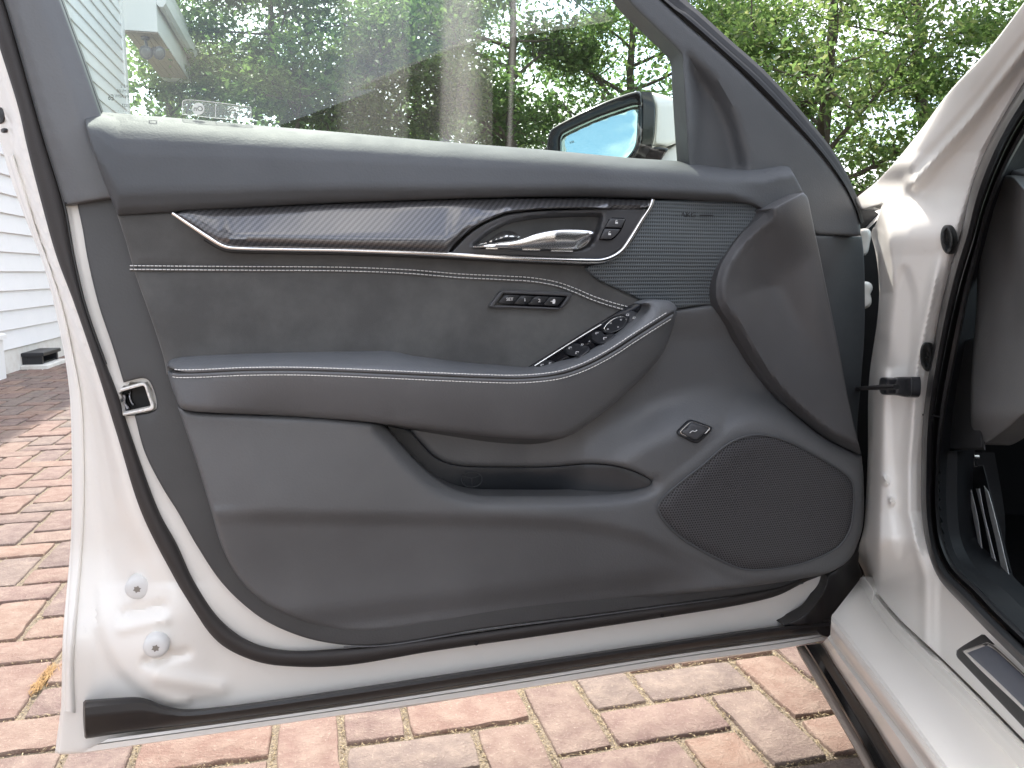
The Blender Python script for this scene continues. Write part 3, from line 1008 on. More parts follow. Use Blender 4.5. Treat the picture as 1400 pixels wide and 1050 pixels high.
# folded hem down the rear edge of the outer skin
def shut_line(pts, w, r, name, flat=0.8):
    c = curve(pts); w3 = shell_w(c[:, 0], c[:, 1]) + w
    v, f = tube_geo(P(c[:, 0], c[:, 1], w3), r, k=8, flat=flat, nrm=ND)
    return make(name, v, f, M['paint'], car)
def hem(pA, pB, h, name):
    A = samp(curve(pA), 90); B = samp(curve(pB), 90)
    def w(t, s):
        X = A[:, None, 0] * (1 - t[:1]) + B[:, None, 0] * t[:1]; Y = A[:, None, 1] * (1 - t[:1]) + B[:, None, 1] * t[:1]
        return shell_w(X, Y) - 0.003 + h * np.sqrt(np.clip(1 - (2 * t - 1) ** 2, 0, 1))
    v, f = band_geo(A, B, w, n=90, nt_=11)
    return make(name, v, f, M['paint'], car)
hem([(10, 214), (34, 290), (55, 346), (70, 392), (82, 447), (90, 491), (97, 545), (99, 600), (99, 699), (97, 760), (92, 830), (89, 890), (88, 972)],
    [(19, 211), (36, 262), (52, 318), (68, 362), (87, 420), (101, 486), (112, 545), (116, 620), (116, 699), (111, 784), (103, 880), (101, 915), (104, 975)], 0.010, 'hem_flange')
# outer skin of the door, and its far side, for thickness
def skin_w(X, Y):
    return -0.125 - 0.02 * sst(500, 900, Y) - 0.03 * sst(400, 150, Y)
skin_poly = [(75, 1030, 'c')] + [tuple(q) for q in OUT_B[3:-1:6]] + [(1136, 873, 'c'), (1160, 800), (1175, 600), (1180, 420), (1160, 262, 'c'), (700, 232), (60, 215, 'c'), (90, 330), (112, 560), (104, 800)]
relief('outer_skin', skin_poly, skin_w, M['paint'], car, spacing=26, er=12, ed=0.012, skirt=-0.075)

# ---- seals
ws = band('weatherstrip', WS_L, WS_R, round_prof(0.002, 0.011, 11), M['weather'], car, n=220)
bead('seal_lip', offset(WS_R, 0.5)[:150], 0.010, 0.0012, M['rubber'], car, k=6)
low_top = [(116, 957), (150, 954), (188, 951.5), (205, 955), (216, 960.5), (235, 966), (255, 968.5), (300, 965.5), (470, 941.7), (695, 908), (930, 873.5), (1071, 854), (1136, 847.5)]
low_bot = [(117, 1010.5), (141, 1007), (188, 1001), (216, 997), (235, 994.5), (255, 992), (300, 986), (470, 962), (695, 927), (930, 890.5), (1071, 871), (1136, 864)]
sill_seal = band('lower_seal', low_top, low_bot, [(0, -0.045), (0.06, 0.006), (0.2, 0.014), (0.45, 0.016), (0.75, 0.010), (0.94, 0.002), (1, -0.055)], M['rubber'], car, n=150)
v, f = band_geo([(117, 957), (117.5, 980), (118, 1010)], [(113.5, 960), (113.5, 982), (115.5, 1008)], [(0, 0.010), (0.5, 0.004), (1, -0.04)], n=12)
make('seal_end', v, f, M['rubber'], sill_seal)
# bright hem edge lines along the bottom of the outer skin
band('bottom_hem', [(150, 1009), (300, 989), (470, 965), (695, 930), (930, 893.5), (1071, 874), (1120, 867)], [(111, 1030), (300, 1002.5), (470, 977.5), (695, 944.4), (930, 906), (1071, 886.7), (1130, 875)], [(0, -0.020), (0.05, -0.006), (0.34, -0.004), (0.38, -0.009), (0.44, -0.003), (0.94, -0.003), (1, -0.036)], M['paint'], car, n=110, nt_=0)
for hx, hy in ((651, 879), (905, 841)):
    c_ = P(hx, hy, 0.0128); v, f = tube_geo([c_, c_ + ND * 0.0012], 0.0030, k=10); make('drain_hole', v, f, M['black'], ws)

# ---- grey side trim between flange and panel, with the latch in its notch
side = [(105, 270, 'c'), (106, 280), (113, 314), (119, 350), (134, 414), (154, 474), (169, 523, 'c'), (180, 520), (196, 517), (203, 520), (208, 528), (214, 548), (214, 558), (208, 563), (184, 568, 'c'), (198, 618.5), (221.6, 665.6), (243, 700), (268.5, 745), (302, 795), (336, 829), (369, 852), (420, 872.6), (470, 881.5), (527, 881), (661, 859.5), (796, 842.5), (930, 824.5), (1031, 810), (1098, 796), (1128, 785, 'c'), (1110, 765), (930, 780), (460, 830), (340, 790), (300, 640), (215, 380), (170, 268, 'c')]
relief('side_trim', side, 0.010, M['trim'], car, spacing=16, er=3, ed=0.003, skirt=0.01)
bead('trim_edge', [(470, 884.3), (527, 882.3), (661, 861), (796, 844), (930, 826), (1031, 811.6), (1098, 797.5)], 0.0095, 0.0009, M['plastic'], car, k=6)
lat = empty('door_latch', P(185, 545, 0)); lat.parent = car; lat.location = Vector(P(185, 545, 0)) - car.location
frame_o = rp([(163.5, 532), (199, 521.5), (212.5, 560), (168, 568.5)], [1, 9, 8, 1])
frame_i = rp([(163, 536), (197, 526.5), (207, 556.5), (168.5, 565)], [1, 4, 5, 1])
relief('latch_frame', frame_o, 0.0125, M['paint'], lat, spacing=6, er=1.2, ed=0.0015, skirt=0.014, holes=[frame_i])
relief('latch_plate', frame_i, lambda X, Y: -0.016 + 0 * X, M['black'], lat, spacing=9, er=0, skirt=0)
latch_m = simple('dark_steel', (0.22, 0.23, 0.26), 0.25, 1.0)
relief('striker_jaw', [(164, 541), (171, 538.5), (173, 543), (172.5, 551), (177, 556), (178, 559.5), (169, 563), (166, 555)], -0.006, latch_m, lat, spacing=3, er=1.6, ed=0.004, skirt=0.01)
relief('striker_jaw', [(176, 535.5), (180, 534.4), (179, 541), (181, 549), (185, 554), (182, 556), (177, 551), (174.5, 543)], -0.010, latch_m, lat, spacing=3, er=1.5, ed=0.003, skirt=0.008)

# ---- rubber stops high on the shut face
for q in ([(-8, 148), (2, 147), (6, 156), (5, 167), (-8, 169)], [(1, 177), (6, 175), (11, 177), (9, 181), (2, 181)]):
    relief('door_bumper', q, lambda X, Y: shell_w(X, Y) + 0.004, M['rubber'], car, spacing=4, er=2, ed=0.003, skirt=0.008)
# ---- screws in the lower corner
def cone_screw(x, y):
    w = float(shell_w(np.array([x]), np.array([y]))[0]) + 0.0070
    c_ = P(x, y, w)
    prof = [(0.0140, -0.010), (0.0141, 0.0015), (0.0125, 0.0042), (0.0095, 0.0058), (0.0055, 0.0062)]
    k = 20
    V = []; fc = []
    for r_, h_ in prof:
        for i in range(k):
            a = 2 * math.pi * i / k
            V.append(c_ + (UD * math.cos(a) + np.array([0, 0, 1]) * math.sin(a)) * r_ + ND * h_)
    for j in range(len(prof) - 1):
        for i in range(k):
            fc.append((j * k + i, j * k + (i + 1) % k, (j + 1) * k + (i + 1) % k, (j + 1) * k + i))
    fc.append(tuple(range((len(prof) - 1) * k, len(prof) * k)))
    s = make('screw', V, fc, screw_m, car)
    st = []
    for i in range(12):
        a = 2 * math.pi * i / 12 + 0.2; r_ = 0.0046 if i % 2 == 0 else 0.0030
        st.append(c_ + (UD * math.cos(a) + np.array([0, 0, 1]) * math.sin(a)) * r_ + ND * 0.0064)
    make('star_socket', st, [tuple(range(12))], simple('socket_steel', (0.30, 0.29, 0.27), 0.4, 0.6), s, smooth=False)
screw_m = simple('painted_screw', (0.72, 0.72, 0.71), 0.35)
cone_screw(188.6, 803); cone_screw(213.8, 883)

# ---- lower door panel with its ledge, pocket lip and the speaker bulge
SPK = [(900, 695), (905, 683), (930, 660), (957, 639), (997, 606), (1021, 596.5), (1041, 594.5), (1071, 601), (1118, 624), (1156, 648), (1165, 659), (1167.5, 680), (1166, 705), (1162, 724), (1148, 746), (1118, 763), (1081, 774.5), (1041, 779.5), (1014, 778), (980, 763.5), (930, 734), (906, 709)]
spk_line = closed(SPK)
POCKET_LIP = curve([(527, 583), (545, 603), (563, 624), (581, 642), (600, 657), (618, 667), (636, 673), (655, 676.5), (720, 677.8), (789, 677.3), (846, 674), (868, 669.5), (880, 665.5), (887, 661), (890.7, 656)])
POCKET_TOP = curve([(890.7, 656), (882, 650.5), (869.5, 645), (854, 639.5), (839, 636), (815, 633.8), (796, 634), (770, 636.5), (745, 638.2), (690, 638.2), (634.6, 637), (617, 634), (601, 629), (583, 613), (562, 590)])
crease_x = [200, 287, 330, 460, 695, 779, 829, 880, 930, 975, 1010, 1100]
crease_y = [704, 704, 703, 704.5, 708.5, 713, 719, 733, 757, 784, 800, 830]
panel = ([(243, 556, 'c'), (262, 562), (336, 566.5), (430, 571), (500, 577), (520, 580), (527, 584)] + [tuple(q) for q in POCKET_LIP[6::5]] + [(890.7, 656, 'c')]
         + [tuple(q) for q in POCKET_TOP[5::6]] + [(562, 588, 'c'), (600, 560), (760, 560), (850, 490), (905, 424, 'c'), (930, 421), (979, 415, 'c'), (988, 429), (997, 442), (1031, 502), (1071, 552), (1131, 601), (1178, 623, 'c'), (1180.5, 650), (1181, 700), (1178, 727), (1162, 764), (1138, 781), (1108, 789), (1031, 801), (930, 812), (829, 822.5), (728.5, 834), (594, 853), (510, 864), (460, 861.5), (403, 845), (352.5, 817.5), (322, 784), (302, 744), (289, 700), (282, 676), (268.5, 632), (255, 592)])
ridge_line = curve([(800, 640), (840, 612), (880, 592), (930, 572), (985, 566), (1040, 574), (1100, 600), (1165, 640)])
def panel_w(X, Y):
    yc = np.interp(X, crease_x, crease_y)
    led = sst(16, -16, Y - yc)                                   # 1 above the crease
    sY = Y - yc; sq = np.sqrt(sY * sY + 100.0)
    left = 0.054 - 0.000035 * (sq - sY) / 2 - 0.00021 * (sq + sY) / 2 * sst(260, 60, sY) - 0.010 * sst(-8, 16, sY)
    lip = pdist(X, Y, POCKET_LIP)
    left = left - 0.012 * sst(26, 2, lip) ** 2
    left = left - 0.008 * sst(330, 255, X - (Y - 556) * 0.28) * led
    # bottom edge rolls back
    left = left - 0.014 * sst(810, 860, Y + (X - 460) * 0.115) ** 2
    ds = np.where(inside(spk_line, X, Y), 0.0, pdist(X, Y, spk_line, True))
    ridge = pdist(X, Y, ridge_line) 
    below = sst(-40, 60, Y - np.interp(X, ridge_line[:, 0], ridge_line[:, 1]))
    hollow = 0.008 + 0.016 * sst(470, 420, Y) + 0.018 * sst(1000, 1150, X)
    right = hollow + (0.052 - hollow) * sst(-46, 34, Y - np.interp(X, ridge_line[:, 0], ridge_line[:, 1]))
    right = np.where(X > 870, np.maximum(right, 0.056 - 0.050 * sst(4, 75, ds)), right)
    right = right * (1 - 0) - 0.018 * sst(0.0, 60, (Y - yc)) * sst(1000, 880, X)
    bl = sst(870, 985, X)
    low = left * (1 - bl) + right * bl
    # back wall above the pocket
    back = np.interp(X, [560, 720, 800, 860, 891], [0.0, 0.0, 0.012, 0.034, 0.047]) + 0.004
    up = (Y < np.interp(X, [520, 560, 634, 745, 891], [560, 604, 650, 652, 657])) & (X > 525)
    bu = sst(760, 905, X + (640 - Y) * 0.25)
    upper = back * (1 - bu) + right * bu
    m = np.where(up, 1.0, 0.0)
    out = low * (1 - m) + upper * m
    return np.where(X > 892, np.where(Y < 657, upper, low), out) if False else np.where((X > 891), low * sst(640, 672, Y) + upper * (1 - sst(640, 672, Y)), out)
dp = relief('door_panel', panel, panel_w, M['plastic'], car, spacing=5.5, er=7, ed=0.010, skirt=0.03)

# pocket: the liner is the back wall of the bin, dished to the right
liner = [(527, 580, 'c')] + [tuple(q + np.array([0, 6])) for q in POCKET_LIP[6::6]] + [(893, 657, 'c')] + [tuple(q) for q in POCKET_TOP[4::6]] + [(562, 588, 'c')]
def liner_w(X, Y):
    return np.interp(X, [520, 560, 720, 800, 860, 891], [0.004, 0.0, 0.0, 0.010, 0.030, 0.042]) - 0.002 - 0.010 * sst(800, 760, X) * sst(640, 680, Y) * sst(600, 700, X)
pk = relief('pocket_liner', liner, liner_w, M['liner'], car, spacing=8, er=2, ed=0.003, skirt=0.0)
# raised ring emblem on the liner
em = curve([(645 + 14 * math.cos(a), 655.5 + 10.5 * math.sin(a)) for a in np.linspace(-2.2, 3.7, 26)])
bead('emblem_ring', em, 0.0014, 0.0007, M['endtrim'], pk, k=6)
for q in ([(632, 650), (645, 653.5), (657, 650)], [(645, 653.5), (645.5, 664)], [(633, 656), (636, 661)]): bead('emblem_line', q, 0.0014, 0.0006, M['endtrim'], pk, k=6)

# ---- speaker grille
sg = relief('speaker_grille', SPK, lambda X, Y: panel_w(X, Y) + 0.0045 - 0.004 * sst(10, 0, pdist(X, Y, spk_line, True)), M['grille'], car, spacing=9, er=0, skirt=0.006)
bead('grille_rim', np.vstack([spk_line, spk_line[:2]]), panel_w(spk_line[:, 0], spk_line[:, 1]) + 0.002, 0.0016, M['plastic_dark'], sg, k=6)

# ---- boot release button
bo = rp([(922.5, 592.5), (943, 572.5), (977, 584.5), (953, 608)], [8, 6, 8, 7])
bi = rp([(930.5, 591), (945, 577.3), (970, 585.3), (952, 602)], [5, 4, 5, 5])
bw = 0.030
wb = float(panel_w(np.array([950.]), np.array([590.]))[0])
wsl = lambda X, Y: panel_w(X, Y)
bb_ = relief('boot_button', bo, lambda X, Y: wsl(X, Y) + 0.0045, M['button'], car, spacing=5, er=2.2, ed=0.003, skirt=0.006)
bead('button_rim', np.vstack([rp([(928.5, 591.3), (944.5, 575.8), (972, 585), (952.3, 603.8)], 5), rp([(928.5, 591.3), (944.5, 575.8), (972, 585), (952.3, 603.8)], 5)[:1]]), wb + 0.0055, 0.0007, M['satin'], bb_, k=5)
relief('button_cap', bi, lambda X, Y: wsl(X, Y) + 0.0062, M['bezel'], bb_, spacing=4, er=1.6, ed=0.0014, skirt=0.003)
bead('button_icon', [(943, 592), (947, 589), (950, 590), (953, 588)], wb + 0.0072, 0.0006, M['print'], bb_, k=5)

# ---- swept wing at the hinge end
wing = [(1046, 291, 'c'), (1060, 283), (1098, 263, 'c'), (1103.5, 269), (1109, 292), (1115, 320.6), (1121, 350), (1131, 400), (1145, 467.5), (1158, 538), (1170, 592), (1178, 622, 'c'), (1155, 612), (1131, 600), (1100, 577), (1071, 551), (1050, 527), (1031, 501), (1012, 470), (997, 441), (985, 424), (979, 408), (978, 392), (980, 377), (985, 362), (994, 346), (1011, 322), (1030, 304)]
wl = closed(wing)
wing_in = curve([(1046, 291), (1030, 304), (1011, 322), (994, 346), (985, 362), (980, 377), (978, 392), (979, 408), (985, 424), (997, 441), (1012, 470), (1031, 501), (1050, 527), (1071, 551), (1100, 577), (1131, 600), (1155, 612), (1178, 622)])
def wing_w(X, Y):
    d = pdist(X, Y, wing_in)
    k = sst(600, 380, Y)
    far = X - np.interp(Y, [263, 320, 467, 592, 622], [1098, 1115, 1145, 1170, 1178])
    edge = 0.024 + 0.017 * sst(480, 415, Y)
    w = edge + (0.052 - edge) * sst(0, 15, d) - (0.030 * k + 0.016 * (1 - k)) * sst(9, 92, d) - 0.004 * sst(9, 26, d) * k
    return w + (0.034 * k + 0.018) * sst(-110, 2, far)
relief('swept_panel', wing, wing_w, M['wing'], car, spacing=4.5, er=2.2, ed=0.0025, skirt=0.04)
endp = [(1113, 322, 'c'), (1178, 323, 'c'), (1181, 350), (1182, 450), (1177, 524), (1172, 592), (1176, 625, 'c'), (1150, 560), (1125, 400)]
relief('end_trim', endp, lambda X, Y: 0.016 - 0.03 * sst(1125, 1185, X), M['endtrim'], car, spacing=9, er=3, ed=0.003, skirt=0.02)

# ---- perforated tweeter panel
tw = [(845, 350, 'c'), (866, 325), (893, 274, 'c'), (930, 274), (984, 275), (1024, 278), (1041, 290), (1036, 299), (1011, 322), (994, 346), (985, 362), (980, 377), (978.5, 398), (981, 415, 'c'), (955, 418), (930, 421), (890, 424, 'c'), (876, 411), (846, 396), (816, 381), (802, 366), (826, 360)]
def tw_w(X, Y): return 0.030 + 0.014 * sst(420, 330, Y) - 0.010 * sst(900, 990, X) + 0.006 * sst(960, 1030, X)
tweet = relief('tweeter_grille', tw, tw_w, M['tweeter'], car, spacing=10, er=3, ed=0.003, skirt=0.012)
text_obj('AKG', 941, 294, 6.6, M['button'], tweet, float(tw_w(np.array([941.]), np.array([294.]))[0]) + 0.0012, squash=1.25)
for x_, y_ in ((912, 294.5),):
    bead('emblem_dots', [(x_, y_), (x_ + 13, y_)], 0.0415, 0.0009, M['button'], tweet, k=6)
bead('emblem_dots', [(957, 294.5), (975, 294.8)], 0.0405, 0.0009, M['button'], tweet, k=6)

# ---- suede insert with its sewn seam
seam = curve([(178, 365.8), (260, 366.5), (336, 367), (470, 368), (560, 371.5), (628, 377), (690, 380), (728, 382.4), (762, 388.5), (786, 397), (812, 408), (836, 416), (862, 423)])
su = [(160, 293, 'c'), (500, 282), (900, 280, 'c'), (846, 340), (826, 352), (802, 364, 'c'), (816, 381), (846, 396), (876, 411), (890, 418, 'c'), (870, 450), (800, 500), (720, 522), (470, 505), (228, 512, 'c'), (225, 494), (214, 458), (201, 420), (192, 395), (183, 368), (172, 330)]
def su_w(X, Y):
    d = pdist(X, Y, seam)
    return 0.028 + 0.004 * sst(0, 70, d) - 0.0035 * np.exp(-(d / 2.0) ** 2)
sd = relief('suede_insert', su, su_w, M['suede'], car, spacing=9, er=4, ed=0.005, skirt=0.03)
sw = samp(seam, 240)
relief_seam = band('seam_fold', offset(seam, 2.6), offset(seam, 5.4), [(0, 0.0285), (0.3, 0.0305), (0.6, 0.028), (1, 0.0245)], M['suede'], sd, n=120)
dashes('stitching', offset(seam, -2.6), 0.0285, 5.6, 3.9, 0.00060, M['thread'], sd)
dashes('stitching', offset(seam, 2.4), 0.0300, 5.6, 3.9, 0.00060, M['thread'], sd)

# memory buttons
mo = [(669, 419), (671, 415), (676, 408.5), (682.5, 400), (687.5, 397), (700, 397.2), (740, 398.6), (776, 399.9), (781.5, 401.6), (781, 405.5), (776, 412), (769, 420), (763.5, 423), (740, 422.6), (700, 421.2), (675, 420.6)]
mi = [(680, 414.8, 'c'), (690, 402.8, 'c'), (772.5, 406.8, 'c'), (762.5, 418.6, 'c')]
mtray = [(676.5, 417, 'c'), (688, 401, 'c'), (776, 405, 'c'), (765, 420.8, 'c')]
mem = relief('memory_switch', mo, 0.0370, M['bezel'], car, spacing=5, er=1.4, ed=0.0022, skirt=0.008, step=2, holes=[mtray])
relief('switch_tray', mtray, 0.0340, M['pocket_black'], mem, spacing=20, er=0, skirt=0)
T_ = [0.0, 0.265, 0.500, 0.745, 1.0]
tops = [(690 + (772.5 - 690) * t, 402.8 + 4.0 * t) for t in T_]; bots = [(680 + 82.5 * t, 414.8 + 3.8 * t) for t in T_]
for k in range(4):
    g_ = 0.45
    q = [(bots[k][0] + g_, bots[k][1] - .2, 'c'), (tops[k][0] + g_, tops[k][1], 'c'), (tops[k + 1][0] - g_, tops[k + 1][1], 'c'), (bots[k + 1][0] - g_, bots[k + 1][1] - .2, 'c')]
    relief('button', q, 0.0362, M['button'], mem, spacing=6, er=0.8, ed=0.0008, skirt=0.004)
    cx = sum(a[0] for a in q) / 4; cy = sum(a[1] for a in q) / 4
    if k < 3: text_obj(['SET', '1', '2'][k], cx + 1, cy, 4.4 if k else 4.0, M['print'], mem, 0.0367, squash=1.15)
    else:
        relief('exit_icon', [(cx - 1.5, cy + 3), (cx - 1, cy - 2.6), (cx + 1.8, cy - 3), (cx + 1.6, cy + 2.8)], 0.0367, M['print'], mem, spacing=4, er=0, skirt=0.0002)
        bead('exit_arrow', [(cx - 4, cy + 0.2), (cx - 1.8, cy - 0.4)], 0.0368, 0.0005, M['print'], mem, k=5)

# ---- armrest
DARK = curve([(228, 504.5), (238, 508.8), (262, 509.5), (336, 506.5), (400, 506), (460, 507.6), (530, 510.5), (594, 513.4), (660, 516), (712, 516.8), (762, 511.8), (790, 503.5), (812.5, 493.5), (840, 478), (863, 462.8), (890, 445.5), (910, 433), (926, 423)])
BOT = [(926, 424.5, 'c'), (924, 436), (919, 451), (906.5, 481), (886, 507), (863, 530), (838, 553), (812.5, 573), (790, 589), (772, 597.6), (745, 600), (715, 599.5), (668, 596.5), (621, 591.5), (560, 584), (520, 578.8), (470, 574), (400, 570), (336, 566.5), (290, 564), (262, 562), (247, 557.5), (240, 543), (233, 524)]
arm = [(228, 505, 'c')] + [tuple(q) for q in DARK[4:-2:6]] + BOT
DXs, DYs = DARK[:, 0], DARK[:, 1]
bot_line = curve([q[:2] for q in BOT])
def arm_front(X):
    return np.interp(X, [225, 245, 290, 380, 520, 760, 840, 900, 928], [0.040, 0.056, 0.070, 0.080, 0.094, 0.104, 0.100, 0.084, 0.060])
def arm_w(X, Y):
    t = pdist(X, Y, DARK); bdist = pdist(X, Y, bot_line)
    k = t / (t + bdist + 1e-6)
    w = arm_front(X)
    return w - 0.030 * k ** 1.6 * sst(230, 420, X) - 0.004 * sst(5, 0, t)
ar = relief('armrest', arm, arm_w, M['leather'], car, spacing=6, er=9, ed=0.014, skirt=0.05)
UN_A = [(505, 577), (560, 583.5), (621, 591), (668, 596), (715, 599), (745, 599.5), (772, 597)]
UN_B = [(524, 581), (560, 587), (621, 597), (668, 604), (700, 606.8), (725, 607.3), (745, 605), (774, 597.5)]
band('armrest_underside', UN_A, UN_B, lambda t, s: (1 - t) * (0.050 + 0 * s) + t * 0.012, M['plastic_dark'], ar, n=50)
PAD_IN = [(228, 501, 'c'), (229.5, 496.5), (234, 492), (243, 489.2), (256, 487.4), (336, 483.5), (400, 481.8), (470, 480.6), (534, 480), (546, 482), (561, 485.5), (595, 490.5), (628, 495), (695, 501), (722, 503.4), (745, 502.6), (779, 494.3), (800, 484.5), (822.5, 471.4), (842, 459), (859.5, 447), (874, 435.5), (885, 424.5), (887, 419), (883, 416), (876, 415.2), (883, 411.8), (892, 410), (904, 409.8), (914, 411.2), (922, 416), (926, 422.5, 'c')]
pad = PAD_IN + [tuple(q) for q in DARK[::-1][3:-3:6]]
pin = curve([q[:2] for q in PAD_IN])
def pad_w(X, Y):
    a = pdist(X, Y, pin); b_ = pdist(X, Y, DARK)
    t = a / (a + b_ + 1e-6)
    inner = np.interp(X, [228, 260, 540, 720, 760, 890, 926], [0.036, 0.034, 0.034, 0.046, 0.078, 0.076, 0.056])
    return inner + (arm_front(X) + 0.003 - inner) * np.sin(np.clip(t, 0, 1) * math.pi / 2)
pd_ = relief('armrest_pad', pad, pad_w, M['leather'], ar, spacing=5, er=3.2, ed=0.004, skirt=0.02)
dw = arm_front(DXs)
bead('piping', DARK[3:-2], dw[3:-2] - 0.001, 0.0020, M['rubber'], ar, k=6)
def along(off_, wadd, name, rad):
    c = offset(DARK, off_)[3:-3]
    return c, arm_front(c[:, 0]) + wadd
c_, w_ = along(3.2, 0.0005, 'roll', 0)
bead('welt', c_, w_ - 0.0012, 0.0024, M['leather'], ar, k=8)
c_, w_ = along(-4.0, 0.0022, 'st', 0); dashes('stitching', c_, w_, 4.6, 3.4, 0.00058, M['thread'], pd_)
c_, w_ = along(6.6, 0.0012, 'st', 0); dashes('stitching', c_, w_, 4.6, 3.4, 0.00058, M['thread'], ar)

# ---- window switches on top of the armrest
spn = [(718, 504, 'c'), (760, 478), (822, 440), (868, 415.5), (878, 414.8), (886, 419), (885, 425), (874, 436), (859.5, 447.6), (822.5, 472), (800, 485), (779, 495), (745, 503.3)]
in_line = curve([(718, 504), (760, 478), (822, 440), (872, 414)])
def sp_w(X, Y):
    return 0.034 + 0.040 * sst(0, 34, pdist(X, Y, in_line)) 
sp = relief('switch_panel', spn, sp_w, M['pocket_black'], car, spacing=4, er=1.5, ed=0.002, skirt=0.01)
bead('panel_edge', [(731, 500), (760, 481.5), (800, 456.5), (822, 443.5)], [0.040, 0.042, 0.042, 0.044], 0.0006, M['satin'], sp, k=5)
def switch(q, h=0.008, e=2.2, ed=0.003, name='window_switch', mat=None):
    return relief(name, q, lambda X, Y: sp_w(X, Y) + h, mat or M['button'], sp, spacing=3, er=e, ed=ed, skirt=0.012)
switch([(732, 502.5, 'c'), (737, 497.5), (744, 494), (753, 493), (759, 495.5), (758, 499), (748, 502.5, 'c')])
switch([(773, 478.5), (778, 474), (788, 469.5), (793, 471), (797, 478), (788, 486), (780, 486.5), (775, 483)])
switch([(786, 486.5), (790, 480), (797, 474), (804, 473.5), (806.5, 479), (801, 483.5), (793, 489)])
switch([(808.5, 458), (812, 454.5), (821, 452.5), (825, 456), (830, 462), (826, 469), (818, 470), (811, 466)])
switch([(822, 468), (826, 461.5), (833, 457), (840.5, 456.5), (839.5, 461), (832, 468), (826, 471.5)])
switch([(823, 449.5), (828, 441.5), (838, 434), (850, 430.5), (858, 432), (859, 437), (855, 444.5), (846, 451.5), (834, 455.5), (826, 454.5)], 0.006, 2.4, 0.002, 'mirror_dial')
dial_r = closed([(826, 449.5), (830.5, 442.5), (839, 436), (849, 433), (855.5, 434.5), (856, 438.5), (852, 444.5), (845, 449.5), (835, 453), (828.5, 452)])
bead('dial_ring', np.vstack([dial_r, dial_r[:2]]), sp_w(dial_r[:, 0], dial_r[:, 1]).mean() + 0.0075, 0.0005, M['satin'], sp, k=5)
switch([(850, 430, 'c'), (861, 425.5), (871, 427.5), (873, 431.5), (866, 439), (860, 441.5, 'c'), (860, 433)], 0.006, 1.6, 0.002, 'fold_button', M['bezel'])
ic = Buf()
for x_, y_, s_ in ((741, 499, 2.4), (752, 496.5, 2), (779.5, 475.5, 2.4), (789, 482, 2.8), (796, 471, 2), (816, 455.5, 2.4), (827, 462.5, 2.8), (858, 430.5, 2.6), (867, 434.5, 2.4), (835, 442, 1.5), (849, 437, 1.6), (831, 450, 1.6), (845, 447, 1.3), (806, 466.5, 1.2)):
    w = float(sp_w(np.array([x_]), np.array([y_]))[0]) + 0.0092
    a = [P(x_ + dx * s_, y_ + dy * s_, w) for dx, dy in ((-.9, .55), (-.6, -.55), (.9, -.55), (.6, .55))]
    bq = [P(x_ + dx * s_, y_ + dy * s_, w) for dx, dy in ((-.55, .3), (-.35, -.3), (.55, -.3), (.35, .3))]
    ic.add(a + bq, [(0, 1, 5, 4), (1, 2, 6, 5), (2, 3, 7, 6), (3, 0, 4, 7)])
ic.make('switch_icons', M['print'], sp, smooth=False, kind='stuff')

# ---- carbon trim, chrome strip, handle bezel and lever
CH = curve([(235.5, 291.5), (260, 308), (285, 324.5), (302, 334.5), (312, 338), (330, 339.5), (400, 341), (470, 342.2), (594, 346.8), (650, 350), (700, 353), (760, 355.5), (806, 357), (822, 356.5), (836, 352.5), (848, 345), (857, 334), (866, 320), (878, 300), (890, 281), (892.5, 273)])
cb_poly = [(235, 291.5, 'c'), (262, 287), (330, 283.5), (470, 277.5), (600, 272.5), (700, 270.5), (800, 270), (891, 272.5, 'c'), (884, 284.2), (783, 285.8), (737, 287.2), (715, 289), (691, 292.5), (672, 299), (657, 306.5), (645, 314), (634, 323), (622, 334), (612, 346.5, 'c'), (540, 343.5), (470, 341), (400, 339.5), (330, 338), (312, 336.5), (302, 333), (285, 323), (260, 306.5)]
def cb_w(X, Y):
    top = np.interp(X, [235, 470, 700, 891], [291, 277, 270, 272])
    bot = np.interp(X, [235, 302, 470, 612, 640, 691, 737, 891], [292, 334, 341, 347, 318, 292, 287, 284])
    t = np.clip((Y - top) / (bot - top + 1e-3), 0, 1)
    k = sst(236, 330, X)
    return 0.040 + k * np.interp(t, [0, 0.07, 0.12, 0.74, 0.86, 1.0], [-0.004, 0.0005, 0.002, 0.018, 0.0185, 0.012])
cbn = relief('carbon_trim', cb_poly, cb_w, M['carbon'], car, spacing=6, er=3.4, ed=0.006, skirt=0.02)
bz = [(614, 348, 'c'), (626, 335), (636, 325), (648, 315), (660, 307.5), (674, 300.5), (692, 294), (716, 290), (738, 288.2), (783, 286.6), (884, 285, 'c'), (872, 306), (862, 322), (853, 335), (845, 343), (835, 349.5), (822, 353.5), (806, 354), (760, 352.5), (700, 350)]
cup = [(641, 337), (648, 329), (660, 318), (674, 308.5), (692, 300), (716, 294.5), (745, 291.3), (783, 289.8), (815, 289.5), (825, 291.5), (825.5, 299), (820, 318), (812, 334), (803, 341), (790, 344.5), (760, 343.5), (700, 341.5), (650, 339.5)]
cupl = closed(cup)
def bz_w(X, Y):
    d = pdist(X, Y, cupl, True); ins_ = inside(cupl, X, Y)
    return 0.051 - np.where(ins_, 0.034 * sst(0, 13, d), 0.0) - 0.004 * sst(300, 352, Y)
be = relief('handle_bezel', bz, bz_w, M['bezel'], car, spacing=3.2, er=2.0, ed=0.003, skirt=0.02)
def ch_prof():
    return None
n_ = len(CH)
crad = np.interp(np.linspace(0, 1, n_), [0, 0.1, 0.25, 0.8, 0.9, 1], [0.0016, 0.0022, 0.0022, 0.0034, 0.0030, 0.0024])
v, f = tube_geo(P(CH[:, 0], CH[:, 1], np.full(n_, 0.049)), crad, k=10, nrm=ND, flat=0.8)
